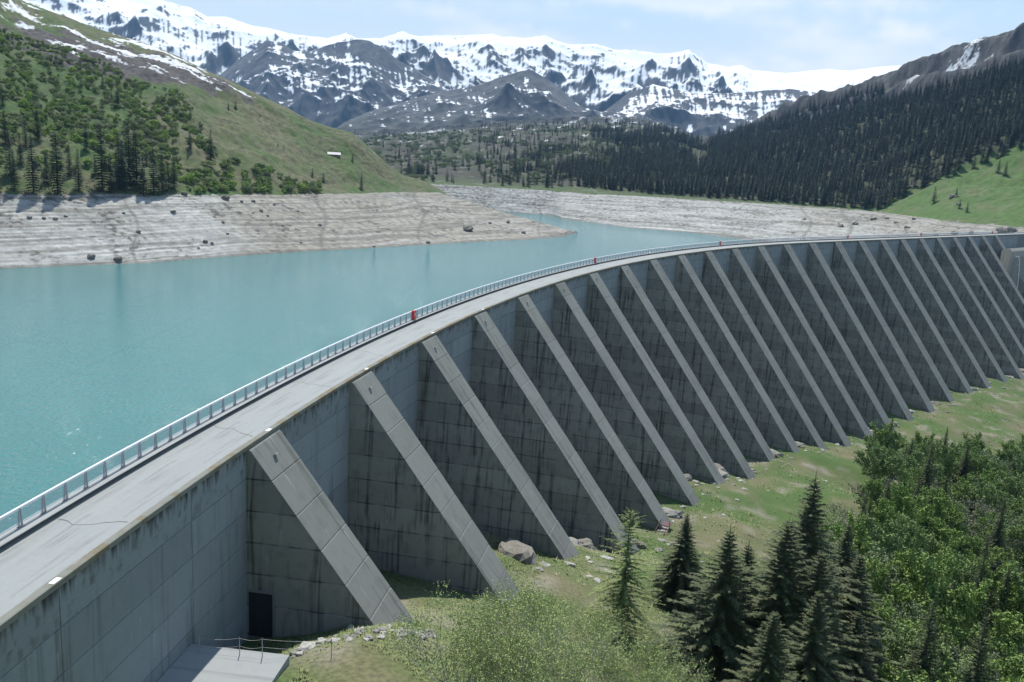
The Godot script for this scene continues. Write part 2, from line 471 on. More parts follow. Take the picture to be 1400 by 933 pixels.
# ---------------------------------------------------------------- the scene
func _ready() -> void:
	rng.seed = 20240517
	# camera
	var cam := Camera3D.new()
	cam.name = "camera"
	add_child(cam)
	cam.position = Vector3(0, 20, 0)
	cam.basis = Basis(Vector3.RIGHT, deg_to_rad(-11.5)) * Basis(Vector3.BACK, deg_to_rad(3.25))
	cam.fov = 43.92
	cam.near = 0.5
	cam.far = 20000.0
	cam.current = true
	# sky, exposure, haze
	var env := Environment.new()
	env.background_mode = Environment.BG_SKY
	env.sky = Sky.new()
	env.sky.sky_material = make_sky()
	env.background_energy_multiplier = 0.85
	env.tonemap_mode = Environment.TONE_MAPPER_LINEAR
	env.tonemap_exposure = 1.2
	env.sdfgi_enabled = true
	env.ssao_enabled = true
	env.ssil_enabled = true
	env.fog_enabled = true
	env.fog_density = 0.00005
	env.fog_light_color = Color(0.58, 0.78, 0.98)
	var we := WorldEnvironment.new()
	we.name = "environment"
	we.environment = env
	add_child(we)
	# the sun: ahead of the camera, a little to the left, about 60 degrees up
	var sun := DirectionalLight3D.new()
	sun.name = "sun"
	add_child(sun)
	var el := deg_to_rad(60.0)
	var az := deg_to_rad(-10.0)
	var to_sun := Vector3(sin(az) * cos(el), sin(el), -cos(az) * cos(el))
	sun.look_at_from_position(to_sun * 500.0, Vector3.ZERO)
	sun.light_energy = 1.5
	sun.light_color = Color(1.0, 0.985, 0.95)
	sun.light_angular_distance = 0.5
	sun.shadow_enabled = true

	n_big = noise(3, 0.006, 3)
	n_mid = noise(4, 0.035, 3)
	n_fine = noise(5, 0.22, 2)
	n_ridge = noise(6, 0.0009, 6)
	n_ridge.fractal_weighted_strength = 0.6
	n_ridge.fractal_type = FastNoiseLite.FRACTAL_RIDGED
	n_rib = noise(8, 1.0, 4)
	n_rib.fractal_type = FastNoiseLite.FRACTAL_RIDGED
	make_crest()
	make_materials()
	make_mountains()
	make_banks()
	make_water()
	make_valley()
	make_dam()
	make_railing()
	make_templates()
	plant_near()
	plant_left()
	plant_right()
	make_rocks()
	make_small_things()

func make_sky() -> PanoramaSkyMaterial:
	var w := 1024
	var h := 512
	var wisps := noise(77, 1.6, 5)
	wisps.domain_warp_enabled = true
	wisps.domain_warp_amplitude = 0.5
	wisps.domain_warp_frequency = 1.2
	var im := Image.create_empty(w, h, false, Image.FORMAT_RGBF)
	var zen := Color(0.08, 0.2, 0.46)
	var mid := Color(0.46, 0.76, 1.03)
	var hor := Color(0.98, 1.07, 1.13)
	for y in h:
		var up := PI * (0.5 - (y + 0.5) / h)
		var sy := sin(up)
		if sy < -0.02:
			for x in w:
				im.set_pixel(x, y, Color(0.35, 0.42, 0.46))
			continue
		var e := maxf(sy, 0.0)
		var c := hor.lerp(mid, smoothstep(0.04, 0.3, e)).lerp(zen, smoothstep(0.2, 0.75, e))
		for x in w:
			var a := TAU * ((x + 0.5) / w - 0.5)
			var d := Vector3(sin(a) * cos(up), sy, -cos(a) * cos(up))
			var p := Vector3(d.x, d.z, 0.0) / (e + 0.16)
			var k := wisps.get_noise_3d(p.x * 0.42, p.y * 0.9, 3.0) * 0.6 + 0.5
			var cl := smoothstep(0.42, 0.9, k) * (0.9 - 0.5 * smoothstep(0.2, 0.9, e))
			im.set_pixel(x, y, c.lerp(Color(1.14, 1.16, 1.18), cl))
	var m := PanoramaSkyMaterial.new()
	m.panorama = ImageTexture.create_from_image(im)
	return m

# ---------------------------------------------------------------- mountains
func make_mountains() -> void:
	var near_ridges := [
		["snow_mountain", M_SKY, 6500.0, 3900.0, -40.0, 34.0, 900, 260, 190.0, "broad snow covered mountain range along the skyline", -0.06],
		["rocky_spur", S0, 4700.0, 3900.0, -25.0, 1.0, 420, 150, 110.0, "dark rocky spur streaked with snow below the left skyline", 0.045],
		["rocky_spur", S2, 4300.0, 3600.0, 2.0, 24.0, 360, 140, 80.0, "low rocky snow patched ridge right of the central dark peak", 0.04],
		["rocky_spur", S1, 3600.0, 3000.0, -16.0, 14.0, 460, 160, 70.0, "dark pointed rock ridge in the middle of the snow range", 0.11]]
	for q in near_ridges:
		var ridge: Array = q[1]
		var far: float = q[2]
		var near: float = q[3]
		var amp: float = q[8]
		var rockiness: float = q[10]
		var behind := far + 900.0
		var base := 60.0
		var dist := func(_b: float, t: float) -> float:
			return near + (far - near) * t / 0.9 if t < 0.9 else far + (behind - far) * (t - 0.9) / 0.1
		var h := func(b: float, d: float) -> float:
			var top := tab(ridge, b)
			var r := deg_to_rad(b)
			var x := sin(r) * d
			var z := cos(r) * d
			if d >= far:
				return top - (d - far) * 0.3
			var u := (d - near) / (far - near)
			var w := minf(1.0, u * 4.0) * minf(1.0, (1.0 - u) * 1.9) + 0.08
			var rg := n_ridge.get_noise_2d(x, z) + 0.25
			if far < 5000.0:
				rg += (n_ridge.get_noise_2d(x * 2.6 + 700.0, z * 2.6) + 0.2) * 0.55
			if u > 0.9:
				rg += maxf(0.0, n_ridge.get_noise_2d(x * 5.0, z * 5.0)) * 4.0 * (u - 0.9)
			return lerpf(base, top, pow(u, 1.1)) + w * rg * amp * (1.0 - 0.5 * smoothstep(11.0, 16.0, b))
		var tint := func(p: Vector3, nn: Vector3, b: float) -> Color:
			var ax := n_mid.get_noise_2d(p.x * 0.12, p.z * 0.12)
			var fine := n_fine.get_noise_2d(p.x * 0.1, p.z * 0.1)
			# narrow gullies down the fall line hold or lose the snow
			var u := (Vector2(p.x, p.z).length() - near) / (far - near)
			var gully := n_rib.get_noise_2d(b * 1.9 + u * 1.6 + far * 0.01, u * 1.5) + 0.3
			var rock := (1.0 - nn.y) + ax * 0.10 + fine * 0.10 + rockiness + gully * 0.22 + (0.1 * smoothstep(0.6, 0.95, u) if far < 5000.0 else 0.0)
			if p.y < 340.0:
				rock += (340.0 - p.y) / 340.0 * 0.28
			var f := smoothstep(0.30, 0.36, rock)
			var stone := Color(0.05, 0.055, 0.064).lerp(Color(0.105, 0.105, 0.105), clampf(0.5 + fine + ax * 0.6, 0.0, 1.0))
			if p.y < 240.0:
				stone = stone.lerp(Color(0.08, 0.085, 0.05), 0.6 * clampf((240.0 - p.y) / 150.0, 0.0, 1.0))
			return Color(0.88, 0.9, 0.92).lerp(stone, f)
		var o := obj(q[0], polar_sheet(q[4], q[5], q[6], q[7], dist, h, tint), M["mountain"])
		setting(o, q[9])

func make_banks() -> void:
	var ldist := func(b: float, t: float) -> float:
		var s := tab(L_SHORE, b)
		var c := tab(L_CREST_D, b)
		var g := maxf(tab(L_RD, b), c + 4.0)
		if t < 0.03:
			return lerpf(s - 40.0, s, t / 0.03)
		if t < 0.42:
			return lerpf(s, c, (t - 0.03) / 0.39)
		if t < 0.95:
			return lerpf(c, g, (t - 0.42) / 0.53)
		return lerpf(g, g + 350.0, (t - 0.95) / 0.05)
	var ltint := func(p: Vector3, nn: Vector3, b: float) -> Color:
		var d := Vector2(p.x, p.z).length()
		var c := tab(L_CREST_D, b)
		var k := n_mid.get_noise_2d(p.x, p.z)
		var f := n_fine.get_noise_2d(p.x, p.z)
		var big := n_big.get_noise_2d(p.x, p.z)
		if d < c + k * 2.5 + f * 1.5:
			return bank_tint(p, b, big, k, f, clampf((b + 21.0) / 3.0 + k * 0.5, 0.0, 1.0))
		var u := (d - c) / maxf(1.0, tab(L_RD, b) - c)
		var grass := Color(0.07, 0.125, 0.03).lerp(Color(0.16, 0.155, 0.08), clampf(0.28 + big * 0.9 + k * 0.9 + u * 0.35, 0.0, 1.0))
		grass = grass.lerp(Color(0.06, 0.075, 0.04), clampf(f * 1.3 + k * 0.8 - 0.1, 0.0, 0.75))
		# heath and broken rock below the snow on the upper left
		var heath := smoothstep(0.0, 0.25, 1.0 - pow((b + 24.5 - (u - 0.72) * 14.0) / 6.0, 2.0) - pow((u - 0.72) / 0.2, 2.0) + k * 0.8)
		grass = grass.lerp(Color(0.06, 0.055, 0.055).lerp(Color(0.12, 0.11, 0.10), clampf(0.5 + f, 0.0, 1.0)), heath)
		var snow := smoothstep(0.34, 0.42, n_mid.get_noise_2d(p.x * 0.5 + 70.0, p.z * 1.1) + 0.25 * f + (u - 0.9) * 1.1 + heath * 0.12 - maxf(0.0, b + 25.0) * 0.035 + (0.16 if u > 0.62 else -1.0))
		return grass.lerp(Color(0.86, 0.88, 0.9), snow)
	setting(obj("hillside", polar_sheet(-46.0, 4.15, 560, 300, ldist, left_h, ltint), M["terrain"]), "green hillside with pale drawdown bank on the left of the lake")
	var rdist := func(b: float, t: float) -> float:
		var s := tab(R_SHORE, b)
		var c := tab(R_FSL, b)
		var m := tab(R_MD, b)
		var g := tab(R_GD, b)
		if t < 0.03:
			return lerpf(s - 60.0, s, t / 0.03)
		if t < 0.3:
			return lerpf(s, c, (t - 0.03) / 0.27)
		if t < 0.75:
			return lerpf(c, m, (t - 0.3) / 0.45)
		if t < 0.95:
			return lerpf(m, g, (t - 0.75) / 0.2)
		return lerpf(g, g + 600.0, (t - 0.95) / 0.05)
	var rtint := func(p: Vector3, nn: Vector3, b: float) -> Color:
		var d := Vector2(p.x, p.z).length()
		var c := tab(R_FSL, b)
		var m := tab(R_MD, b)
		var k := n_mid.get_noise_2d(p.x, p.z)
		var f := n_fine.get_noise_2d(p.x, p.z)
		var big := n_big.get_noise_2d(p.x, p.z)
		if d < c + k * 4.0 + f * 2.0:
			return bank_tint(p, b, big, k, f, smoothstep(15.0, 20.0, b) * 0.8)
		if d < m:
			var u := (d - c) / (m - c)
			var meadow := Color(0.085, 0.155, 0.035).lerp(Color(0.16, 0.16, 0.075), clampf(0.1 + k * 0.8, 0.0, 1.0))
			var heath := Color(0.048, 0.05, 0.034).lerp(Color(0.085, 0.078, 0.052), clampf(0.5 + k + f * 0.5, 0.0, 1.0))
			heath = heath.lerp(Color(0.06, 0.085, 0.03), clampf(0.15 + big * 1.5 + f * 0.5, 0.0, 0.8))
			heath = heath.lerp(Color(0.24, 0.225, 0.2), clampf((n_fine.get_noise_2d(p.x * 0.12, p.z * 0.12) - 0.38) * 4.0, 0.0, 0.6))
			var g := meadow.lerp(heath, clampf(1.0 - smoothstep(20.0, 23.0, b) - smoothstep(0.05, 0.0, u) * 0.6, 0.0, 1.0))
			if b > 8.0 and d > forest_low(b) + 14.0 + k * 12.0:
				g = Color(0.085, 0.08, 0.05).lerp(Color(0.06, 0.085, 0.035), clampf(0.5 + k, 0.0, 1.0))
			var snow := smoothstep(0.42, 0.5, n_mid.get_noise_2d(p.x * 0.4 + 30.0, p.z * 0.4) + f * 0.2 + (u - 0.9) * 0.5) * (1.0 - smoothstep(10.0, 12.0, b))
			return g.lerp(Color(0.86, 0.88, 0.9), snow)
		var rock := Color(0.05, 0.052, 0.057).lerp(Color(0.12, 0.117, 0.113), clampf(0.35 + k + n_fine.get_noise_2d(b * 20.0, p.y * 0.15), 0.0, 1.0))
		rock = rock.lerp(Color(0.06, 0.068, 0.04), clampf(nn.y * 2.0 - 1.55 + k, 0.0, 0.8))
		var sn := smoothstep(0.3, 0.38, n_mid.get_noise_2d(p.x * 0.35, p.z * 0.35) + 0.2 * f - 0.08) * smoothstep(20.0, 26.0, b)
		if b < 10.0:
			sn = smoothstep(0.0, 0.2, n_mid.get_noise_2d(p.x * 0.2 + 30.0, p.z * 0.2) + f * 0.3 - 0.34)
		return rock.lerp(Color(0.86, 0.88, 0.9), sn)
	setting(obj("far_hillside", polar_sheet(-12.0, 40.0, 640, 340, rdist, right_h, rtint), M["terrain"]), "forested hillside with pale drawdown bank across the lake")

# bare silt and rock below the full-supply line, banded by the falling water
func bank_tint(p: Vector3, b: float, big: float, k: float, f: float, brown: float) -> Color:
	var wob := big * 2.0 + k * 0.35
	var band := n_fine.get_noise_2d(p.x * 0.03 + 40.0, (p.y + wob) * 2.6)
	var band2 := n_fine.get_noise_2d(p.x * 0.05, (p.y + wob) * 5.0 + 90.0)
	var patch := n_mid.get_noise_2d(p.x * 0.5 + 200.0, p.z * 0.5)
	var c := Color(0.40, 0.4, 0.375).lerp(Color(0.335, 0.31, 0.26), clampf(brown + big * 0.6 + patch * 0.4, 0.0, 1.0))
	c = c.lerp(Color(0.54, 0.535, 0.505), clampf(band2 * 1.6 + 0.1, 0.0, 0.85) * (1.0 - brown * 0.6))
	c = c.lerp(Color(0.2, 0.19, 0.165), clampf(band * 2.0 - 0.05 + patch * 0.5, 0.0, 0.8))
	c = c.lerp(Color(0.11, 0.105, 0.095), clampf((f + k * 0.7 + patch * 0.5 - 0.42) * 3.0, 0.0, 0.85))
	# dark runnels down the bank
	for g in [[-24.4, 0.16], [-13.0, 0.22], [-6.6, 0.18], [1.4, 0.1], [18.6, 0.14], [21.0, 0.2]]:
		var off: float = b - g[0] - sin(p.y * 0.35) * 0.25 + (p.y + 14.0) * 0.02
		c = c.lerp(Color(0.16, 0.15, 0.135), 0.75 * clampf(1.0 - absf(off) / float(g[1]), 0.0, 1.0))
	if p.y < WATER_Y + 0.7:
		c = c.lerp(Color(0.2, 0.19, 0.16), 0.7)
	return c

func make_water() -> void:
	var poly := PackedVector2Array()
	var s := -75.0
	while s <= 560.0:
		var c := crest(s, 5.0, 0.0)
		poly.append(Vector2(c.x, c.z))
		s += 5.0
	for q in [Vector2(800, -560), Vector2(800, -1150), Vector2(-900, -1150), Vector2(-900, 20)]:
		poly.append(q)
	var b := Builder.new()
	var ix := Geometry2D.triangulate_polygon(poly)
	for q in poly:
		b.v.append(Vector3(q.x, WATER_Y, q.y))
		b.n.append(Vector3.UP)
		b.k.append(Color.WHITE)
	for q in range(0, ix.size(), 3):
		var a := b.v[ix[q]]
		var up := (b.v[ix[q + 2]] - a).cross(b.v[ix[q + 1]] - a).y > 0.0
		b.i.append(ix[q]); b.i.append(ix[q + 1 if up else q + 2]); b.i.append(ix[q + 2 if up else q + 1])
	setting(obj("lake_water", b.mesh(), M["water"]), "turquoise lake water held behind the dam")


# ---------------------------------------------------------------- ground below the dam
var tps_p := PackedVector3Array()
var tps_w := PackedFloat64Array()

func make_tps() -> void:
	var p := []
	for a in 25:
		var s := a * SPACING
		var d: float = FEET[a]
		var e := crest(s, 0.0, 0.0)
		var dn := down_dir(s)
		var foot := e + dn * (SLOPE * d)
		p.append(Vector3(foot.x, -d, -foot.z))
		if a % 2 == 0 and a > 0:
			var w := e + dn * 3.0
			p.append(Vector3(w.x, -d * 0.93, -w.z))
			var o := foot + dn * 26.0
			p.append(Vector3(o.x, -d - 3.5 if a < 20 else -d - 14.0, -o.z))
	for q in [[0, -12, 19], [-30, -5, 16], [40, -5, 6], [0, 18, 1], [-21, 22, -6], [30, 22, -9], [70, 20, -22], [0, 36, -9.5], [-19, 40, -10.8], [-12, 47, -11.2], [-17.5, 54, -14.2], [20, 42, -17], [50, 48, -28], [100, 50, -46], [27, 70, -27], [18, 89, -26.5], [50, 92, -37], [100, 100, -53], [160, 120, -72], [88, 186, -53], [60, 150, -44], [112, 212, -57], [195, 300, -60], [155, 235, -63], [190, 200, -74], [250, 290, -74], [300, 400, -60], [290, 340, -72], [330, 430, -46], [275, 440, -36], [300, 472, -16], [262, 415, -48]]:
		p.append(Vector3(q[0], q[2], q[1]))
	var n := p.size()
	var a := []
	for r in n + 3:
		var row := PackedFloat64Array()
		row.resize(n + 4)
		a.append(row)
	for r in n:
		for c in n:
			var d := Vector2(p[r].x - p[c].x, p[r].z - p[c].z).length() / 100.0
			a[r][c] = 0.002 if r == c else d * d * log(d + 1e-9)
		a[r][n] = 1.0
		a[r][n + 1] = p[r].x / 100.0
		a[r][n + 2] = p[r].z / 100.0
		a[n][r] = 1.0
		a[n + 1][r] = p[r].x / 100.0
		a[n + 2][r] = p[r].z / 100.0
		a[r][n + 3] = p[r].y
	var m := n + 3
	for c in m:
		var best := c
		for r in range(c + 1, m):
			if absf(a[r][c]) > absf(a[best][c]):
				best = r
		var sw: PackedFloat64Array = a[c]
		a[c] = a[best]
		a[best] = sw
		for r in range(c + 1, m):
			var f: float = a[r][c] / a[c][c]
			if f != 0.0:
				for q in range(c, m + 1):
					a[r][q] -= f * a[c][q]
	tps_w.resize(m)
	for r in range(m - 1, -1, -1):
		var s: float = a[r][m]
		for q in range(r + 1, m):
			s -= a[r][q] * tps_w[q]
		tps_w[r] = s / a[r][r]
	tps_p = PackedVector3Array(p)

func tps(x: float, f: float) -> float:
	var n := tps_p.size()
	var y := tps_w[n] + tps_w[n + 1] * x / 100.0 + tps_w[n + 2] * f / 100.0
	for q in n:
		var d2 := ((x - tps_p[q].x) * (x - tps_p[q].x) + (f - tps_p[q].z) * (f - tps_p[q].z)) * 1e-4
		y += tps_w[q] * d2 * 0.5 * log(d2 + 1e-12)
	return y

var vg := PackedFloat32Array()
const VX0 := -46.0
const VF0 := -16.0
const VN := 230
const VM := 300
const VSTEP := 1.7

func valley_h(x: float, f: float) -> float:
	var u := clampf((x - VX0) / VSTEP, 0.0, VN - 1.001)
	var w := clampf((f - VF0) / VSTEP, 0.0, VM - 1.001)
	var a := int(u)
	var b := int(w)
	var fu := u - a
	var fw := w - b
	return lerpf(lerpf(vg[b * VN + a], vg[b * VN + a + 1], fu), lerpf(vg[(b + 1) * VN + a], vg[(b + 1) * VN + a + 1], fu), fw)

# metres downstream of the crest edge
func below_crest(x: float, f: float) -> float:
	var best := 1e9
	var bs := 0.0
	var lo := -75.0
	var hi := 555.0
	for step in [25.0, 5.0, 1.0]:
		var s: float = lo
		while s <= hi:
			var d := edge(s).distance_squared_to(Vector2(x, f))
			if d < best:
				best = d
				bs = s
			s += step
		lo = bs - step
		hi = bs + step
	var h := heading(bs)
	var e := edge(bs)
	return (x - e.x) * cos(h) - (f - e.y) * sin(h)

func make_valley() -> void:
	make_tps()
	vg.resize(VN * VM)
	for b in VM:
		for a in VN:
			var x := VX0 + a * VSTEP
			var f := VF0 + b * VSTEP
			var y := tps(x, f)
			# mounds and hollows in the turf
			y += n_mid.get_noise_2d(x * 1.3, f * 1.3) * 1.1 * smoothstep(30.0, 60.0, f) + n_fine.get_noise_2d(x, f) * 0.28
			vg[b * VN + a] = y
	var bd := Builder.new()
	var keep := PackedByteArray()
	keep.resize(VN * VM)
	for b in VM:
		for a in VN:
			var x := VX0 + a * VSTEP
			var f := VF0 + b * VSTEP
			var q := b * VN + a
			keep[q] = 1 if f < 10.0 or below_crest(x, f) > -3.0 else 0
			bd.v.append(Vector3(x, vg[q], -f))
			var gx := vg[b * VN + mini(a + 1, VN - 1)] - vg[b * VN + maxi(a - 1, 0)]
			var gf := vg[mini(b + 1, VM - 1) * VN + a] - vg[maxi(b - 1, 0) * VN + a]
			var nn := Vector3(-gx, 2.0 * VSTEP, gf).normalized()
			bd.n.append(nn)
			var k := n_mid.get_noise_2d(x, f)
			var k2 := n_fine.get_noise_2d(x * 0.5 + 50.0, f * 0.5)
			var c := Color(0.08, 0.14, 0.032).lerp(Color(0.18, 0.165, 0.09), clampf(0.28 + k * 1.2 + k2 * 0.5, 0.0, 1.0))
			c = c.lerp(Color(0.3, 0.275, 0.22), clampf((k2 - 0.3) * 2.5, 0.0, 0.7))
			bd.k.append(c)
	for b in VM - 1:
		for a in VN - 1:
			var q := b * VN + a
			if keep[q] + keep[q + 1] + keep[q + VN] + keep[q + VN + 1] < 4:
				continue
			bd.i.append(q); bd.i.append(q + VN); bd.i.append(q + VN + 1)
			bd.i.append(q); bd.i.append(q + VN + 1); bd.i.append(q + 1)
	setting(obj("valley_ground", bd.mesh(), M["ground"]), "grassy ground falling away below the dam")
	# the far side of the valley, out to the right of the picture, so that the ground goes on
	var wide := Builder.new()
	wide.quad(Vector3(330, -45, 30), Vector3(900, 60, 30), Vector3(900, 80, -700), Vector3(330, -40, -490), Vector3.UP, Color(0.1, 0.13, 0.05))
	setting(obj("valley_side", wide.mesh(), M["ground"]), "grassy far side of the valley below the dam")

# ---------------------------------------------------------------- the dam
func block_mesh(o: Vector3, n: Vector3, t: Vector3, y1: float, y0: float, fin: int) -> ArrayMesh:
	var side := Builder.new()
	var face := Builder.new()
	var c := 0.06
	var tone := rng.randf_range(0.7, 1.0)
	var tint := Color(tone, tone, tone * rng.randf_range(0.97, 1.0))
	var tone2 := rng.randf_range(0.88, 1.0)
	var tint2 := Color(tone2, tone2, tone2)
	var jog := rng.randf_range(-0.02, 0.02)
	var ys := [y0, y0 + c, y1 - c, y1]
	var ins := [c, 0.0, 0.0, c]
	var ring := []
	for q in 4:
		var y: float = ys[q]
		var k: float = ins[q]
		var f := SLOPE * -y + 0.06 - k + jog
		ring.append([o + n * -0.35 + t * k + Vector3.UP * y, o + n * f + t * k + Vector3.UP * y, o + n * f + t * (THICK - k) + Vector3.UP * y, o + n * -0.35 + t * (THICK - k) + Vector3.UP * y, f])
	var u0 := fin * 0.377
	for q in 3:
		var a: Array = ring[q]
		var b: Array = ring[q + 1]
		var ya: float = -ys[q] / 24.0
		var yb: float = -ys[q + 1] / 24.0
		side.quad(a[0], a[1], b[1], b[0], -t, tint, PackedVector2Array([Vector2(u0, ya), Vector2(u0 + a[4] / 24.0, ya), Vector2(u0 + b[4] / 24.0, yb), Vector2(u0, yb)]))
		side.quad(a[3], a[2], b[2], b[3], t, tint, PackedVector2Array([Vector2(u0, ya), Vector2(u0 + a[4] / 24.0, ya), Vector2(u0 + b[4] / 24.0, yb), Vector2(u0, yb)]))
		face.quad(a[1], a[2], b[2], b[1], n + Vector3.UP, tint2, PackedVector2Array([Vector2(u0, ya * 1.26), Vector2(u0 + THICK / 24.0, ya * 1.26), Vector2(u0 + THICK / 24.0, yb * 1.26), Vector2(u0, yb * 1.26)]))
	var top: Array = ring[3]
	face.quad(top[0], top[1], top[2], top[3], Vector3.UP, tint2)
	var m := side.mesh()
	m.surface_set_material(0, M["flank concrete"])
	var arr := []
	arr.resize(Mesh.ARRAY_MAX)
	arr[Mesh.ARRAY_VERTEX] = face.v
	arr[Mesh.ARRAY_NORMAL] = face.n
	arr[Mesh.ARRAY_COLOR] = face.k
	arr[Mesh.ARRAY_TEX_UV] = face.t
	arr[Mesh.ARRAY_INDEX] = face.i
	m.add_surface_from_arrays(Mesh.PRIMITIVE_TRIANGLES, arr)
	m.surface_set_material(1, M["slope concrete"])
	return m

func panel_mesh(s0: float, s1: float, y1: float, y0: float, rim := false) -> ArrayMesh:
	var b := Builder.new()
	var c := 0.04
	var tone := rng.randf_range(0.84, 1.0)
	var tint := Color(tone * 0.98, tone, tone)
	var dn := down_dir((s0 + s1) * 0.5)
	var jog := rng.randf_range(-0.015, 0.01)
	var o := [crest(s0 + 0.01, 0.07, y0 + 0.01), crest(s1 - 0.01, 0.07, y0 + 0.01), crest(s1 - 0.01, 0.07, y1 - 0.01), crest(s0 + 0.01, 0.07, y1 - 0.01)]
	var p := [crest(s0 + c, jog, y0 + c), crest(s1 - c, jog, y0 + c), crest(s1 - c, jog, y1 - c), crest(s0 + c, jog, y1 - c)]
	var uv := PackedVector2Array([Vector2(s0, -y0) / 24.0, Vector2(s1, -y0) / 24.0, Vector2(s1, -y1) / 24.0, Vector2(s0, -y1) / 24.0])
	if rim:
		uv = PackedVector2Array([Vector2(s0 / 24.0, 0.97), Vector2(s1 / 24.0, 0.97), Vector2(s1 / 24.0, 0.0), Vector2(s0 / 24.0, 0.0)])
	b.quad(p[0], p[1], p[2], p[3], dn, tint, uv)
	for q in 4:
		var r := (q + 1) % 4
		b.quad(o[q], o[r], p[r], p[q], dn + (p[q] - p[(q + 2) % 4]).normalized() * 0.5, tint, PackedVector2Array([uv[q], uv[r], uv[r], uv[q]]))
	return b.mesh()

# a strip swept along the crest through (up, y) profile points
func sweep(profile: Array, s0: float, s1: float, step: float, uvk: float, tint: Callable) -> ArrayMesh:
	var b := Builder.new()
	var n := int(ceil((s1 - s0) / step))
	for a in n:
		var sa := lerpf(s0, s1, float(a) / n)
		var sb := lerpf(s0, s1, float(a + 1) / n)
		var len := 0.0
		for q in profile.size() - 1:
			var p: Vector2 = profile[q]
			var r: Vector2 = profile[q + 1]
			var l2 := len + p.distance_to(r)
			var mid := (sa + sb) * 0.5
			var e := r - p
			# the outside is to the left of the profile's direction (up grows towards the lake)
			var out := down_dir(mid) * e.y + Vector3.UP * e.x
			b.quad(crest(sa, p.x, p.y), crest(sb, p.x, p.y), crest(sb, r.x, r.y), crest(sa, r.x, r.y), out, tint.call(mid, q), PackedVector2Array([Vector2(len, sa) * uvk, Vector2(len, sb) * uvk, Vector2(l2, sb) * uvk, Vector2(l2, sa) * uvk]))
			len = l2
	return b.mesh()

